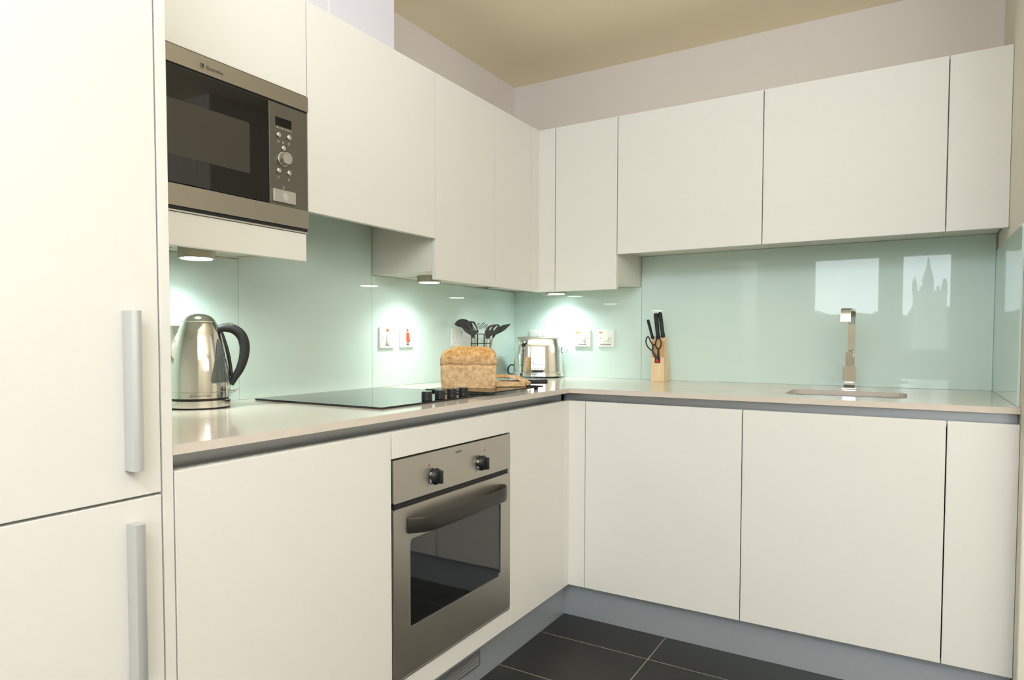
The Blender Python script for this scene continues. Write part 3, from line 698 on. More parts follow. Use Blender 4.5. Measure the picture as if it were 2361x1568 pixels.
switch('x', -0.9020, 1.1100, 'HOB', M_ORANGE, M_RED, 'white wall switch lettered HOB with a red rocker', .017, True)
switch('y', 0.3975, 1.1070, 'DISHWASHER', M_AMBER, M_WHITE, 'white wall switch lettered DISHWASHER, next to the toaster', .043, False)
switch('y', 0.5225, 1.1070, 'WASTE DISPOSAL', M_AMBER, M_WHITE, 'white wall switch lettered WASTE DISPOSAL, between dishwasher switch and knife block', .056, False)
def socket(run, a, z, label):
    loc = (0.0, a, z-.0425) if run == 'x' else (a, 0.0, z-.0425)
    t = thing('wall_socket', label, 'socket', loc, 0, 'double sockets on the splashback')
    faceplate(t, run, a-.073, a+.073, z-.0425, z+.0425)
    for s in (-1, 1):
        patch(t, run, a+s*.037, z-.002, .0035, .0095, M_SWGREY, 'earth_slot', th=.0001)
        for q in (-1, 1): patch(t, run, a+s*.037+q*.0105, z-.0245, .0045, .0035, M_SWGREY, 'pin_slot', th=.0001)
        rocker(t, run, a+s*.014, z+.0195, .0125, .0205, .0112, M_WHITE, 0.14)
        spot(t, run, a+s*.0605, z-.0015, .0024, M_SWGREY)
socket('x', -0.5120, 1.1110, 'white double socket behind the utensil caddy and loaf')
socket('y', 0.1690, 1.1060, 'white double socket half hidden behind the toaster')
socket('x', -1.9960, 1.1060, 'white double socket behind the kettle')

# ------------------------------------------------------------------ kettle
KX, KY = 0.098, -1.925
hd = Vector((0.563, 0.826, 0)).normalized(); vd = Vector((0.826, -0.563, 0))   # handle side; side facing the room
t = thing('kettle', 'polished steel jug kettle with a black loop handle on its base', 'kettle', (KX, KY, ZT))
KC = (KX, KY, ZT)
b = BM(); lathe(b, [(.0700, .0004), (.0805, .0012), (.0805, .0035), (.078, .0042)], KC, n=72); part('foot_ring', b, M_BLACK, t, smooth=True)
b = BM(); lathe(b, [(.0780, .0042), (.0818, .0044), (.0818, .0225), (.079, .0240)], KC, n=72); part('power_base', b, M_KETTLE, t, smooth=True, angle=30)
b = BM(); lathe(b, [(.0775, .0240), (.0775, .0285)], KC, n=72); part('base_gasket', b, M_BLACK, t, smooth=True)
KP = [(.0795, .0285), (.0822, .0295), (.0822, .0455), (.0812, .0465), (.0822, .0475), (.0818, .0700), (.0805, .0950), (.0782, .1200), (.0745, .1450), (.0695, .1700), (.0625, .1980), (.0560, .2170), (.0490, .2330), (.0462, .2390)]
def kr(z):
    for (r0, z0), (r1, z1) in zip(KP[4:], KP[5:]):
        if z0 <= z <= z1: return r0+(r1-r0)*(z-z0)/(z1-z0)
    return KP[-1][0] if z > .2 else .0822
sp_ = spline([(r, 0, z) for r, z in KP[4:]], 4)
b = BM(); lathe(b, [(r, z) for r, z in KP[:4]]+[(p.x, p.z) for p in sp_], KC, n=96); part('body', b, M_KETTLE, t, smooth=True, angle=30)
b = BM(); lathe(b, [(.0448, .2392), (.0452, .2402), (.0440, .2432), (.0395, .2500), (.0310, .2565), (.0190, .2610), (.0080, .2627), (.0003, .2630)], KC, n=64)
for v in b.verts:   # lid dips towards the spout
    d = (v.co-Vector(KC)).dot(-hd); v.co.z -= 0.0
ld = part('lid', b, M_KETTLE, t, smooth=True, label='domed steel lid')
b = BM(); lathe(b, [(.0463, .2388), (.0468, .2394), (.0455, .2397)], KC, n=64); part('lid_rim', b, M_SILVER, t, smooth=True)
# pouring spout, away from the handle
b = BM(); rows = []
for k in range(8):
    u = k/7; z = .150+.078*u; out = kr(z)-.003+.036*u**1.3; wd = .004+.028*u
    ring = []
    for q in range(9):
        a = -1+q/4; ring.append(Vector(KC)+(-hd)*(out*(1-abs(a)**1.6)+(kr(z)-.006)*abs(a)**1.6)+vd*(wd*a)+Vector((0, 0, z)))
    rows.append([b.verts.new(p) for p in ring])
for a, c in zip(rows, rows[1:]):
    for k in range(8): b.faces.new((a[k], a[k+1], c[k+1], c[k]))
part('spout', b, M_KETTLE, t, smooth=True, angle=60)
# handle
H3 = lambda u, z: Vector(KC)+hd*u+Vector((0, 0, z))
pts = spline([H3(.047, .2190), H3(.068, .2235), H3(.092, .2195), H3(.1115, .2030), H3(.1205, .1750), H3(.1185, .1420), H3(.108, .1080), H3(.093, .0820), H3(.0810, .0630)], 6)
n = len(pts); rr = [0.0085+0.0040*math.sin(PI*min(1, k/(n-1)*1.15)) for k in range(n)]
b = BM(); tube(b, pts, rr, 16, flat=1.15, flat_dir=vd); part('handle', b, M_GRIP, t, smooth=True, label='black soft-grip loop handle')
b = BM(); tube(b, [H3(.058, .2150), H3(.0665, .1900), H3(.0735, .1650), H3(.0790, .1380), H3(.0825, .1100), H3(.0850, .0850)], .0048, 10); part('handle_spine', b, M_BLACK, t, smooth=True)
b = BM(); tube(b, [H3(.074, .2350), H3(.084, .2338), H3(.094, .2300)], [.003, .0042, .003], 10, flat=1.8, flat_dir=(0, 0, 1)); part('handle_trim', b, M_CHROME, t, smooth=True)
b = BM(); tube(b, [H3(.079, .041), H3(.092, .0435), H3(.104, .0490)], [.0042, .0036, .0018], 10, flat=2.2, flat_dir=(0, 0, 1)); part('switch_lever', b, M_SILVER, t, smooth=True)
# water gauge window wrapped on the body
def gauge(off, grow, m, nm):
    b = BM(); rows = []
    for k in range(21):
        u = k/20; z = .0735-grow+(.115+2*grow)*u
        l = 22+26*u**1.1; r_ = 66-11*u
        if u > .86: s = math.sqrt(max(0, 1-((u-.86)/.14)**2)); mid = (l+r_)/2; l = mid-(mid-l)*(.25+.75*s); r_ = mid+(r_-mid)*(.25+.75*s)
        if u < .10: s = math.sqrt(max(0, 1-((.10-u)/.10)**2)); mid = (l+r_)/2; l = mid-(mid-l)*(.8+.2*s); r_ = mid+(r_-mid)*(.8+.2*s)
        g = math.degrees(grow/.07); ring = []
        for q in range(13):
            a = math.radians(l-g+(r_-l+2*g)*q/12)
            ring.append(b.verts.new(Vector(KC)+(vd*math.cos(a)+hd*math.sin(a))*(kr(z)+off)+Vector((0, 0, z))))
        rows.append(ring)
    for a, c in zip(rows, rows[1:]):
        for k in range(12): b.faces.new((a[k], a[k+1], c[k+1], c[k]))
    return part(nm, b, m, t, smooth=True, angle=60)
M_GAUGEF = mat('gauge_surround', (0.16, 0.17, 0.16), 0.3, noise_amt=0.03)
M_GAUGE = mat('smoked_gauge', (0.085, 0.105, 0.10), 0.05, spec=0.8, noise_amt=0.75, noise_scale=60, stretch=(1, 1, .12))
gauge(.0012, .0032, M_GAUGEF, 'gauge_frame'); gw = gauge(.0022, 0.0, M_GAUGE, 'gauge_window')
for z in (.105, .122, .139, .155):
    b = BM(); a = math.radians(56); c = Vector(KC)+(vd*math.cos(a)+hd*math.sin(a))*(kr(z)+.0026)+Vector((0, 0, z))
    tg = -vd*math.sin(a)+hd*math.cos(a); obox(b, c, tg, vd*math.cos(a)+hd*math.sin(a), (0, 0, 1), .007, .0006, .0009); part('level_mark', b, M_WPRINT, gw)
# maker lettering bent round the band
b = text_bm('Russell Hobbs', .0105, (0, 0, 0), None, width=.0430)
for v in b.verts:
    a = (v.co.x+.0075)/.0822; r = .0825+v.co.z; z = v.co.y
    v.co = Vector(KC)+(vd*math.cos(a)+hd*math.sin(a))*r+Vector((0, 0, z+.0375))
part('brand_lettering', b, M_INKG, t, label='dark maker lettering on the steel band')
b = BM(); plate(b, rrect(-.0038, .0038, -.0038, .0038, .0037, 5), [rrect(-.0026, -.0004, -.0024, .0024, .001, 2), rrect(.0004, .0026, -.0024, .0024, .001, 2)], Vector(KC)+(vd*math.cos(-.245)+hd*math.sin(-.245))*.0824+Vector((0, 0, .0375)), -vd*math.sin(-.245)+hd*math.cos(-.245), (0, 0, 1), vd*math.cos(-.245)+hd*math.sin(-.245), .0004)
part('brand_emblem', b, M_INKG, t)

# ------------------------------------------------------------------ glass chopping board, loaf, slices, knife
BZ = ZT+.0138
t = thing('chopping_board', 'dark edged glass chopping board overlapping the hob', 'chopping board', (0.464, -1.002, ZT))
b = BM(); plate(b, rrect(0.3236, 0.6036, -1.192, -0.812, .008, 4), [], (0, 0, BZ-.0042), (1, 0, 0), (0, 1, 0), (0, 0, 1), .0042); part('glass', b, M_BOARDG, t)
b = BM(); plate(b, rrect(0.3232, 0.6040, -1.1924, -0.8116, .0084, 4), [rrect(0.3246, 0.6026, -1.191, -0.813, .0072, 4)], (0, 0, BZ-.0040), (1, 0, 0), (0, 1, 0), (0, 0, 1), .0036); part('edge', b, M_DARK, t, label='dark polished edge')
for x, y, z0 in ((.345, -1.165, ZT+.0061), (.565, -1.165, ZT+.0061), (.345, -.835, ZT+.0003), (.582, -.835, ZT+.0003)):
    b = BM(); lathe(b, [(.007, z0), (.008, z0+.0006), (.008, BZ-.0043)], (x, y, 0), n=20); part('foot', b, M_BLACK, t, smooth=True)
# loaf
LA = math.radians(35); eL = Vector((math.cos(LA), math.sin(LA), 0)); eW = Vector((-math.sin(LA), math.cos(LA), 0))
LC = Vector((0.4425, -1.0880, 0))+eW*.050
def bread_section(n=64, w=.098, h=.152):
    """half-width by height outline: tin-shaped base, waist, domed crust"""
    pts = []
    hs = [(0, .86), (.04, .93), (.15, .955), (.30, .98), (.44, .995), (.515, .985), (.545, .955), (.575, .985), (.64, 1.03), (.72, 1.05), (.80, 1.02), (.88, .90), (.94, .70), (.98, .40), (1, 0.0)]
    for z, s in hs: pts.append((s*w/2, z*h))
    sp = spline([(x, 0, z) for x, z in pts], 4)
    right = [(p.x, p.z) for p in sp]
    return right+[(-x, z) for x, z in reversed(right[:-1])]
sec = bread_section()
b = BM(); rows = []; NL = 44; Lh = .1005
for i in range(NL+1):
    u = -1+2*i/NL
    k = math.sqrt(max(0.0, 1-abs(u)**7)) if u < 0 else math.sqrt(max(0.0, 1-abs(u)**11))
    ring = []
    for x, z in sec:
        zz = .085+(z-.085)*(1-.30*max(0, -u)**2.2-.24*max(0, u)**3.5) if z > .085 else z
        zz = zz-.022*(1-k) if z > .11 else zz+.003*(1-k)*(z < .04)
        xx = x*(.86+.14*k)
        ll = u*Lh*(1+.02*(z > .085)-.04*max(0, .03-z)/.03)
        p = eL*ll+eW*(-xx)+Vector((0, 0, max(0, zz)))
        nv = noise.noise(p*45)*.0026+noise.noise(p*130)*.0016+noise.noise(p*14)*.003
        p += (eW*(-1 if xx > 0 else 1)*min(1, abs(xx)/.03)+Vector((0, 0, 1 if z > .11 else 0)))*nv
        if .074 < z < .090: p += eW*(1 if xx > 0 else -1)*(.0035*(1-abs(z-.082)/.008)*(.6+.8*noise.noise(p*30)))
        if z > .004 and z < .13: p.z += .0035*noise.noise(Vector((u*2.2, 3.1, 0)))
        if z < .004: p.z = 0.0
        ring.append(b.verts.new(p))
    rows.append(ring)
m_ = len(sec)
for a, c in zip(rows, rows[1:]):
    for k in range(m_): b.faces.new((a[k], a[(k+1) % m_], c[(k+1) % m_], c[k]))
b.faces.new(rows[0]); b.faces.new(rows[-1])
for v in b.verts: v.co += Vector((LC.x, LC.y, BZ+.0004))
single('bread_loaf', b, M_BREAD, 'crusty brown wholemeal loaf standing on the glass board', 'bread', smooth=True, loc=(LC.x, LC.y, BZ+.0004))
# slices cut from the loaf
def slice_bm(th, seed):
    b = BM(); s2 = [(x, z) for x, z in sec]
    rows = []
    for q in (0, .5, 1):
        rows.append([b.verts.new((x*1.0*(1+.012*noise.noise(Vector((x*60, z*60, seed)))), z-.07, th*q+.0012*noise.noise(Vector((x*70, z*70, seed+q*9))))) for x, z in s2])
    for a, c in zip(rows, rows[1:]):
        for k in range(len(s2)): b.faces.new((a[k], a[(k+1) % len(s2)], c[(k+1) % len(s2)], c[k])).material_index = 0
    for r in (rows[0], rows[-1]):
        ce = b.verts.new((sum(v.co.x for v in r)/len(r), 0, sum(v.co.z for v in r)/len(r)))
        for k in range(len(r)): b.faces.new((r[k], r[(k+1) % len(r)], ce)).material_index = 1
    return b
b = slice_bm(.017, 3.0); b.transform(Matrix.Translation((0.492, -.912, BZ+.0017)) @ Matrix.Rotation(math.radians(-52), 4, 'Z'))
single('bread_slice', b, [M_BREAD, M_CRUMB], 'thick slice of brown bread lying flat on the board beside the loaf', 'bread', 'cut bread slices', smooth=True)
b = slice_bm(.012, 8.0)
for v in b.verts: v.co.z -= 2.6*v.co.y**2
b.transform(Matrix.Translation((0.507, -.880, BZ+.0300)) @ Matrix.Rotation(math.radians(9), 4, 'Y') @ Matrix.Rotation(math.radians(-7), 4, 'X') @ Matrix.Rotation(math.radians(-70), 4, 'Z') @ Matrix.Scale(.86, 4))
single('bread_slice', b, [M_BREAD, M_CRUMB], 'top slice of brown bread tilted over the flat slice', 'bread', 'cut bread slices', smooth=True)
t = thing('bread_knife', 'black handled bread knife lying behind the slices on the glass board', 'knife', (.55, -.835, BZ))
ka, kb = Vector((.480, -.822, BZ+.0098)), Vector((.588, -.752, BZ+.0115)); kd = (kb-ka).normalized()
b = BM(); tube(b, [ka, ka+kd*.01, ka+kd*.04, ka+kd*.085, ka+kd*.125, kb], [.006, .0085, .0088, .0088, .0092, .0065], 14, flat=1.0, flat_dir=(0, 0, 1)); part('handle', b, M_GRIP, t, smooth=True)
b = BM(); sd = kd.cross(Vector((0, 0, 1)))
plate(b, [(0, -.012), (.11, -.012), (.13, -.002), (.13, .0), (0, .010)], [], ka, -kd, sd, (0, 0, 1), .0015); part('blade', b, M_CHROME, t)

# ------------------------------------------------------------------ toaster
TA = math.radians(27); TC = Vector((0.2080, -0.1230, ZT))
t = thing('toaster', 'chrome two-slice toaster with a rounded body and a row of buttons', 'toaster', TC, TA)
def sup(hw, hd_, z, n=72, e=3.2):
    out = []
    for k in range(n):
        a = 2*PI*k/n; c, s = math.cos(a), math.sin(a)
        out.append(Vector((hw*math.copysign(abs(c)**(2/e), c), hd_*math.copysign(abs(s)**(2/e), s), z)))
    return out
def loft(bm, loops, cap0=True, cap1=True):
    vs = [[bm.verts.new(p) for p in l] for l in loops]
    for a, c in zip(vs, vs[1:]):
        for k in range(len(a)): bm.faces.new((a[k], a[(k+1) % len(a)], c[(k+1) % len(c)], c[k]))
    if cap0: bm.faces.new(vs[0])
    if cap1: bm.faces.new(vs[-1])
def loc_part(name, bm, m, parent, **k): return part(name, bm, m, parent, local=True, **k)
b = BM()
for sx in (-1, 1):
    for sy in (-1, 1):
        lathe(b, [(.010, .0004), (.011, .001), (.011, .0075)], (sx*.095, sy*.048, 0), n=18)
        loc_part('foot', b, M_BLACK, t, smooth=True); b = BM()
b.free()
b = BM(); loft(b, [sup(.124, .079, .0076), sup(.1275, .082, .0085), sup(.1275, .082, .0265), sup(.126, .0805, .0278)]); loc_part('base_band', b, M_CHROME, t, smooth=True)
b = BM(); loft(b, [sup(.1235, .0785, .0279), sup(.1225, .078, .060), sup(.1195, .0765, .105), sup(.1150, .074, .150), sup(.1095, .071, .182), sup(.1065, .0685, .192)]); loc_part('body', b, M_CHROME, t, smooth=True)
b = BM(); loft(b, [sup(.1085, .070, .1921), sup(.1095, .071, .1945), sup(.1080, .0695, .1985), sup(.1020, .064, .2020), sup(.09, .053, .2030)]); tp = loc_part('top_rim', b, M_SILVER, t, smooth=True)
for y in (-.021, .021):
    b = BM(); box(b, -.074, .074, y-.0135, y+.0135, .2022, .2038, .0006); loc_part('slot', b, M_DARK, tp)
fy = -.0795
def face_y(z): return -(.0788-.0022*max(0, (z-.06))/.06)
b = BM(); tt = BM(); plate(tt, rrect(-.0330, .0330, -.0085, .0085, .0083, 6), [], (0, -.0785, .050), (1, 0, 0), (0, 0.04, 1), (0, -1, 0), .0032); merge(b, tt); bp_ = loc_part('button_panel', b, M_SILVER, t)
for k in range(5):
    b = BM(); lathe(b, [(.0046, .0), (.0048, .0012), (.0030, .0020), (.0003, .0021)], (-.0245+k*.01225, -.0817, .050), 'y', n=18); loc_part('button', b, M_CHROME, bp_, smooth=True)
    b = BM(); lathe(b, [(.0016, .0), (.0016, .0003), (.0001, .0003)], (-.0245+k*.01225, -.0839, .050), 'y', n=12); loc_part('button_symbol', b, M_INK, bp_)
# raised dark rounded-triangle outline on the front
out = [(p.x, p.z) for p in spline([(-.019, 0, .068), (0, 0, .0655), (.019, 0, .068), (.0225, 0, .077), (.012, 0, .108), (.0045, 0, .1235), (0, 0, .1255), (-.0045, 0, .1235), (-.012, 0, .108), (-.0225, 0, .077)], 5, True)]
cxm, czm = 0, .090
inn = [((x-cxm)*.93+cxm, (z-czm)*.94+czm) for x, z in out]
b = BM(); plate(b, out, [inn], (0, -.0795, 0), (1, .0, 0), (0, 0.045, 1), (0, -1, 0), .0045)
loc_part('triangle_outline', b, M_INKG, t, label='raised dark rounded triangle outline')
b = BM(); tube(b, spline([(.118, -.004, .122), (.131, -.006, .126), (.142, -.008, .132), (.148, -.010, .139)], 4), [.0045]*4+[.004]*4+[.0034]*4+[.002], 10, flat=2.0, flat_dir=(0, 0, 1)); loc_part('lever', b, M_CHROME, t, smooth=True)
b = BM(); box(b, .1145, .1195, -.0035, .0035, .085, .150, .001); loc_part('lever_track', b, M_DARK, t)
b = BM(); tube(b, spline([(0.060, -.100, ZT+.012), (0.030, -.098, ZT+.010), (-0.0+.012, -.088, ZT+.022), (0.012, -.082, ZT+.044), (0.030, -.082, ZT+.058), (0.055, -.085, ZT+.048), (.075, -.072, ZT+.020), (.09, -.050, ZT+.012)], 8), .0034, 10)
part('cord', b, M_BCABLE, t, smooth=True, label='black looped power cord')

# ------------------------------------------------------------------ utensil caddy and utensils
UX, UY = 0.130, -0.528
t = thing('utensil_caddy', 'black wire utensil caddy behind the loaf', 'caddy', (UX, UY, ZT))
cr_ = .0445
for z in (ZT+.004, ZT+.070, ZT+.140, ZT+.172):
    b = BM(); rr_ = cr_+.0022*(z < ZT+.18)
    tube(b, [(UX+rr_*math.cos(2*PI*k/36), UY+rr_*math.sin(2*PI*k/36), z) for k in range(36)], .0018, 8, closed=True); part('ring', b, M_BLACKM, t, smooth=True)
va = math.atan2(-.852, .524)
for k in range(4):
    b = BM(); a0 = va+k*PI/2-.14-.28; a1 = va+k*PI/2+.14+.28
    a0 = va+k*PI/2-.35; a1 = va+k*PI/2+.35
    P_ = lambda a, z: (UX+cr_*math.cos(a), UY+cr_*math.sin(a), z)
    tube(b, [P_(a0, ZT+.004), P_(a0, ZT+.12), P_(a0, ZT+.209), P_(a0+.04, ZT+.2135)]+[P_(a0+(a1-a0)*q/6, ZT+.2145) for q in range(1, 6)]+[P_(a1-.04, ZT+.2135), P_(a1, ZT+.209), P_(a1, ZT+.12), P_(a1, ZT+.004)], .0018, 8); part('wire_loop', b, M_BLACKM, t, smooth=True)
b = BM(); lathe(b, [(.0440, ZT+.0009), (.0440, ZT+.002), (.0003, ZT+.002)], (UX, UY, 0), n=32); part('base', b, M_BLACKM, t)
# each utensil is drawn in a plane turned to the room: u across, v up, d towards the room
eu = Vector((.852, .524, 0)); ed = Vector((.524, -.852, 0)); O = Vector((UX, UY, 0))
Q = lambda px, py, d=0.0: O+eu*((px-1109.0)*.00196)+ed*d+Vector((0, 0, 1.1265-(py-770)*.00196))
def outl(pts, n=4): return [(p.x, p.z) for p in spline([((x-1109.0)*.00196, 0, 1.1265-(y-770)*.00196) for x, y in pts], n, True)]
def flat2(bm, pts, holes, d, th=.0035, n=4):
    plate(bm, outl(pts, n), [outl(h, 2) for h in holes], O+ed*d, eu, (0, 0, 1), ed, th)
def utensil(name, label, head, holes, d, hb, ht, hr, th=.0035):
    t = thing(name, label, 'utensil', Q(1109, 876.5, d*.2), 0, 'cooking utensils standing in the wire caddy')
    b = BM(); flat2(b, head, holes, d, th); part('head', b, M_BLACKM, t)
    if hr:
        q0, q1 = Q(*hb, d+th/2-.0002), Q(*ht, d*.35)
        b = BM(); tube(b, [q0, q0.lerp(q1, .08), q0.lerp(q1, .5), q1], [hr*.8, hr, hr, hr*.85], 12, flat=.55, flat_dir=eu); part('handle', b, M_BEIGE, t, smooth=True, label='beige nylon handle')
    return t
utensil('serving_spoon', 'solid black spoon leaning left at the back of the wire caddy',
        [(1048, 746.5), (1054, 739), (1062, 735.5), (1070, 735.3), (1078, 738), (1086, 746), (1092, 760), (1096, 770), (1092, 774), (1084, 768), (1072, 759), (1060, 754), (1052, 751)], [], -.020, (1093, 770), (1101, 868), .0055)
def slot(x0, y0, x1, y1, w):
    dx, dy = x1-x0, y1-y0; l = math.hypot(dx, dy); nx, ny = -dy/l*w/2, dx/l*w/2
    return [(x0+nx, y0+ny), (x1+nx, y1+ny), (x1-nx, y1-ny), (x0-nx, y0-ny)]
utensil('slotted_turner', 'black slotted turner leaning left at the front of the wire caddy',
        [(1059, 743), (1066, 740.5), (1080, 740.5), (1093, 741.5), (1097, 745), (1100, 754), (1104, 763), (1102, 768.5), (1095, 774), (1094, 780), (1087.5, 780), (1086, 774), (1080, 770), (1072, 764), (1065, 754)],
        [slot(1085, 746, 1093, 760.5, 2.2), slot(1090.5, 746, 1098.5, 760.5, 2.6), slot(1075, 749, 1083, 762, 1.5), slot(1069, 749, 1077, 762, 1.3)], .012, (1091, 779), (1100, 868), .0062)
t = thing('potato_masher', 'wavy wire masher standing between the turner and slotted spoon', 'utensil', Q(1109, 876.5, -.004), 0, 'cooking utensils standing in the wire caddy')
zz = [(1098, 751), (1103, 746), (1106, 746.5), (1101, 753), (1104, 754.5), (1114, 744.5), (1117.5, 745.5), (1106, 756.5), (1109, 757.5), (1121, 748.5), (1124, 749.5), (1117, 755), (1119.5, 756.5), (1130, 751), (1132, 753)]
b = BM(); tube(b, spline([Q(x, y, -.010) for x, y in zz], 5), .0012, 6); part('wire_head', b, M_BLACKM, t, smooth=True)
b = BM(); tube(b, spline([Q(1104, 754.5, -.010), Q(1100, 762, -.008), Q(1098, 772, -.006), Q(1104, 780, -.004), Q(1111, 791, -.003), Q(1112, 868, -.001)], 5), .0011, 6); part('stem', b, M_SILVER, t, smooth=True)
utensil('slotted_spoon', 'black slotted spoon leaning right at the front of the wire caddy',
        [(1118, 771), (1118.5, 765), (1123, 757), (1131, 750.5), (1141, 748), (1150, 748), (1153.5, 751), (1153, 758), (1150, 766), (1143, 772), (1132, 775), (1127, 781.5), (1120, 781.5), (1120, 775)],
        [[(1128.5, 761), (1131, 756), (1136, 752), (1135, 754), (1131, 761)], [(1138, 760), (1142, 754.5), (1147.5, 750.5), (1147, 753), (1142, 759), (1140.5, 762)]], .010, (1123, 780), (1110, 868), .0062)
utensil('pointed_spatula', 'black pointed spatula leaning furthest right out of the wire caddy',
        [(1152, 755), (1160, 749.5), (1170, 747.5), (1178, 746.8), (1172, 754), (1162, 763), (1148, 770), (1143, 773), (1139, 779), (1134.5, 779), (1138, 772), (1145, 765)], [], -.012, (1137, 777), (1114, 868), .0045)

# ------------------------------------------------------------------ knife block, knives, scissors
t = thing('knife_block', 'pale beech knife block with a tan front recess, by the back splashback', 'knife block', (0.825, -0.085, ZT))
KX0, KX1 = 0.7955, 0.8545
pr = [(-.134, ZT+.0004), (-.134, 1.0205), (-.127, 1.0205), (-.127, 1.0985), (-.097, 1.1180), (-.036, ZT+.0004)]
b = BM(); v = [[b.verts.new((x, y, z)) for y, z in pr] for x in (KX0, KX1)]
n = len(pr)
for k in range(n): b.faces.new((v[0][k], v[0][(k+1) % n], v[1][(k+1) % n], v[1][k]))
b.faces.new(v[0]); b.faces.new(v[1])
bmesh.ops.bevel(b, geom=b.edges[:], offset=.0008, segments=1, affect='EDGES')
blk = part('block', b, M_WOOD, t)
b = BM(); box(b, KX0+.001, KX1-.001, -.1286, -.1272, 1.0212, 1.0965); part('recess_panel', b, M_WOODD, t, label='darker tan recess')
def kitchen_knife(name, label, base, top, r, fl):
    base, top = Vector(base), Vector(top); d = (top-base).normalized(); L_ = (top-base).length
    t = thing(name, label, 'knife', base, 0, 'black handled knives in the beech block')
    b = BM(); tube(b, [base, base+d*.006, base+d*L_*.22, base+d*L_*.5, base+d*L_*.82, base+d*(L_-.006), top], [r*.95, r*1.1, r*.92, r*1.0, r*1.02, r*1.08, r*.6], 14, flat=fl, flat_dir=(1, 0, 0)); part('handle', b, M_GRIP, t, smooth=True)
    return t, d
t_, d_ = kitchen_knife('kitchen_knife', 'slim black handled knife, lowest handle in the beech block', (.7975, -.120, 1.1045), (.7737, -.121, 1.1920), .0062, 1.5)
for k in (.40, .62):
    b = BM(); c = Vector((.7975, -.120, 1.1045)).lerp(Vector((.7737, -.121, 1.1920)), k); lathe(b, [(.0016, 0), (.0014, .0006), (.0001, .0008)], (c.x-.0056, c.y-.0032, c.z), 'y', n=10); part('rivet', b, M_SILVER, t_, smooth=True)
kitchen_knife('kitchen_knife', 'thick black handled knife in the middle of the beech block', (.8215, -.117, 1.1060), (.8088, -.118, 1.2215), .0092, 1.25)
kitchen_knife('kitchen_knife', 'black handled knife at the right of the beech block', (.8410, -.107, 1.1125), (.8245, -.108, 1.2255), .0088, 1.25)
t = thing('scissors', 'black handled kitchen scissors with a red pivot hung on the knife block', 'scissors', (.8253, -.1375, 1.006))
SY = -.1380
def S(x, z, y=SY): return Vector((.8253+(x-1515)*.00195, y, 1.0060-(z-832)*.00195))
b = BM(); tube(b, spline([S(1497.5, 786), S(1494, 777.5), S(1490, 777.5), S(1487.5, 784), S(1488, 792), S(1492, 800), S(1499, 807), S(1503, 806), S(1504.5, 800), S(1501, 791)], 5, True), .0030, 10, closed=True)
tube(b, [S(1501.5, 806.5), S(1505, 813), S(1510, 821), S(1514.5, 830)], [.0044, .0046, .0055, .0065], 10, flat=.6, flat_dir=(1, 0, 0)); part('handle', b, M_BLACK, t, smooth=True)
b = BM(); tube(b, spline([S(1511, 787, SY+.001), S(1514, 780.5, SY+.001), S(1519, 780.5, SY+.001), S(1522.5, 786, SY+.001), S(1523, 794, SY+.001), S(1520.5, 802, SY+.001), S(1515, 804, SY+.001), S(1510.5, 797, SY+.001)], 5, True), .0030, 10, closed=True)
tube(b, [S(1517, 804, SY+.001), S(1517, 812, SY+.001), S(1517, 820, SY+.001), S(1516, 830, SY+.001)], [.0044, .0048, .0055, .0065], 10, flat=.6, flat_dir=(1, 0, 0))
tube(b, [S(1502, 794, SY+.001), S(1507, 795, SY+.001), S(1511, 794, SY+.001)], .0028, 8); part('handle', b, M_BLACK, t, smooth=True)
b = BM(); plate(b, [(-.0115, -.009), (.0115, -.009), (.0115, .012), (.006, .018), (-.008, .018), (-.0115, .008)], [], (.8258, SY+.0038, 1.006), (1, 0, 0), (0, 0, 1), (0, -1, 0), .0062); part('joint', b, M_BLACK, t)
b = BM(); lathe(b, [(.0078, 0), (.0078, .001), (.0066, .0022), (.0003, .0024)], (.8258, SY-.0026, 1.0058), 'y', n=28); part('pivot', b, M_REDP, t, smooth=True, label='red pivot cap')

# ------------------------------------------------------------------ the town beyond the rear windows
YO = -64.0
random.seed(9)
b = BM()
for k in range(110):
    x = -45+k*.95+random.uniform(-.4, .4); r = random.uniform(.7, 1.5); z = 1.9+random.uniform(0, 1.0)+.5*math.sin(x*.3)
    bmesh.ops.create_icosphere(b, subdivisions=2, radius=r, matrix=Matrix.Translation((x, YO-2+random.uniform(-1, 1), z)) @ Matrix.Scale(random.uniform(.8, 1.2), 4, (0, 0, 1)))
for v in b.verts: v.co += Vector((noise.noise(v.co*1.7), noise.noise(v.co*1.9+Vector((9, 0, 0))), noise.noise(v.co*1.6+Vector((0, 7, 0)))))*.4
box(b, -46, 60, YO-3, YO-1, -14, 2.4)
o = single('tree_line', b, M_TREE, 'distant dark tree line mirrored in the splashback', 'trees'); o['kind'] = 'stuff'
YT = YO+4.0
t = thing('church_tower', 'distant stone church tower with a spirelet, mirrored in the splashback', 'church', (2.9, YT, -14))
b = BM(); box(b, 1.85, 4.1, YT-.6, YT+.6, -14, 4.9)
for k in range(6): box(b, 1.9+k*.38, 2.1+k*.38, YT+.4, YT+.6, 4.9, 5.25)
part('tower', b, M_STONE, t)
for x, h_, r in ((1.95, 1.0, .22), (3.95, .8, .22)):
    b = BM(); lathe(b, [(r, 4.9), (r*.8, 5.4), (r*.9, 5.45), (.02, 4.9+h_+.2)], (x, YT, 0), n=8); part('pinnacle', b, M_STONE, t)
b = BM(); lathe(b, [(.40, 4.9), (.36, 5.6), (.42, 5.65), (.05, 7.3), (.09, 7.4), (.01, 7.6)], (2.85, YT, 0), n=8); part('spirelet', b, M_STONE, t)
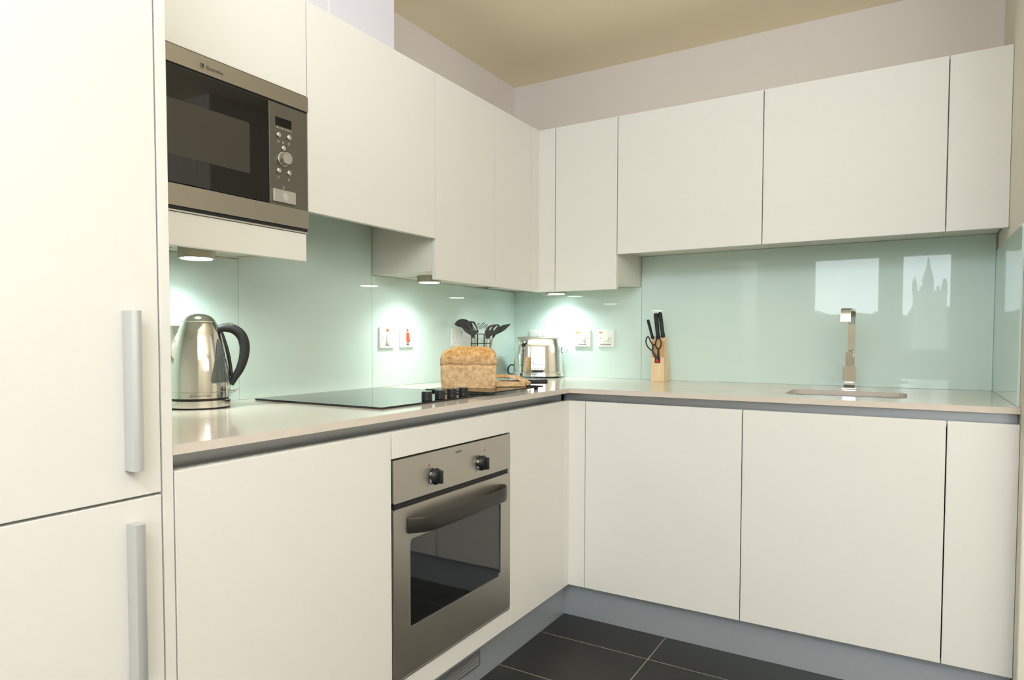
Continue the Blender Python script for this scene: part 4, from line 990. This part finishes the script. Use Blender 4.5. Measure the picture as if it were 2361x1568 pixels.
for x, w_, z1 in ((-20.5, 2.2, 2.6), (-14.0, 3.0, 2.9), (-8.5, 2.0, 2.4)):
    t = thing('house', {-20.5: 'pale distant house furthest from the church', -14.0: 'broad pale distant house among the trees', -8.5: 'small pale distant house nearest the church'}[x], 'house', (x, YT+3, -14), 0)
    b = BM(); box(b, x-w_/2, x+w_/2, YT+.2, YT+2, -14, z1); part('wall', b, M_HOUSE, t)
    b = BM(); v = [b.verts.new(p) for p in ((x-w_/2-.1, YT+.1, z1), (x+w_/2+.1, YT+.1, z1), (x+w_/2+.1, YT+2.1, z1), (x-w_/2-.1, YT+2.1, z1), (x-w_/2, YT+1.1, z1+.8), (x+w_/2, YT+1.1, z1+.8))]
    for q in ((0, 1, 5, 4), (2, 3, 4, 5), (0, 4, 3), (1, 2, 5), (0, 3, 2, 1)): b.faces.new([v[i] for i in q])
    part('roof', b, M_STONE, t)

# ------------------------------------------------------------------ light
wd = bpy.data.worlds.new('sky'); SC.world = wd; wd.use_nodes = True
bg = wd.node_tree.nodes['Background']; bg.inputs[0].default_value = (0.86, 0.94, 1.0, 1); bg.inputs[1].default_value = 8.5
def area(name, loc, target, sx, sy, energy, col):
    l = bpy.data.lights.new(name, 'AREA'); l.shape = 'RECTANGLE'; l.size = sx; l.size_y = sy; l.energy = energy; l.color = col
    o = bpy.data.objects.new(name, l); COL.objects.link(o); o.location = loc
    o.rotation_euler = (Vector(target)-Vector(loc)).to_track_quat('-Z', 'Y').to_euler(); return o
area('ceiling_fill', (1.40, -3.5, 2.36), (0.80, -0.9, 0.6), 1.2, 0.7, 29, (0.92, 1.0, 1.19))  # added overhead fill, out of view, brightens the lower fronts
area('bounce_fill', (3.1, -3.3, 1.60), (3.1, -3.3, 2.42), 1.4, 1.4, 102, (0.95, 1.01, 1.13))  # added up-facing fill, unseen, brightens the room off the ceiling
area('ceiling_wash', (1.3, -2.2, 1.95), (1.2, -1.9, 2.42), 0.6, 0.6, 7.5, (0.97, 1.0, 1.03))  # added up-light, only there to brighten the ceiling
area('side_fill', (4.2, -2.4, 1.9), (0.3, -1.0, 1.3), 1.4, 0.6, 10, (0.94, 1.0, 1.12))  # added fill from the side for the left run, out of view

# ------------------------------------------------------------------ camera
cd = bpy.data.cameras.new('camera'); cam = bpy.data.objects.new('camera', cd); COL.objects.link(cam)
yaw, pitch, roll = 0.55132, -0.03863, 0.00095
fw = Vector((-math.sin(yaw)*math.cos(pitch), math.cos(yaw)*math.cos(pitch), math.sin(pitch)))
rt = Vector((math.cos(yaw), math.sin(yaw), 0)); up = rt.cross(fw)
rt, up = rt*math.cos(roll)+up*math.sin(roll), up*math.cos(roll)-rt*math.sin(roll)
mw = Matrix(((rt.x, up.x, -fw.x, 1.79685), (rt.y, up.y, -fw.y, -3.08356), (rt.z, up.z, -fw.z, 1.10472), (0, 0, 0, 1)))
cam.matrix_world = mw
cd.sensor_fit = 'HORIZONTAL'; cd.sensor_width = 36.0; cd.lens = 1544.727/2361*36
cd.shift_x = (1180.5-1149.694)/2361; cd.shift_y = (840.78-784)/2361
cd.clip_start = 0.02; cd.clip_end = 500
SC.camera = cam
SC.view_settings.view_transform = 'Standard'
SC.view_settings.look = 'None'
SC.view_settings.exposure = 0.0
SC.cycles.max_bounces = 10; SC.cycles.diffuse_bounces = 5; SC.cycles.glossy_bounces = 6; SC.cycles.transparent_max_bounces = 12
SC.cycles.caustics_reflective = False; SC.cycles.caustics_refractive = False
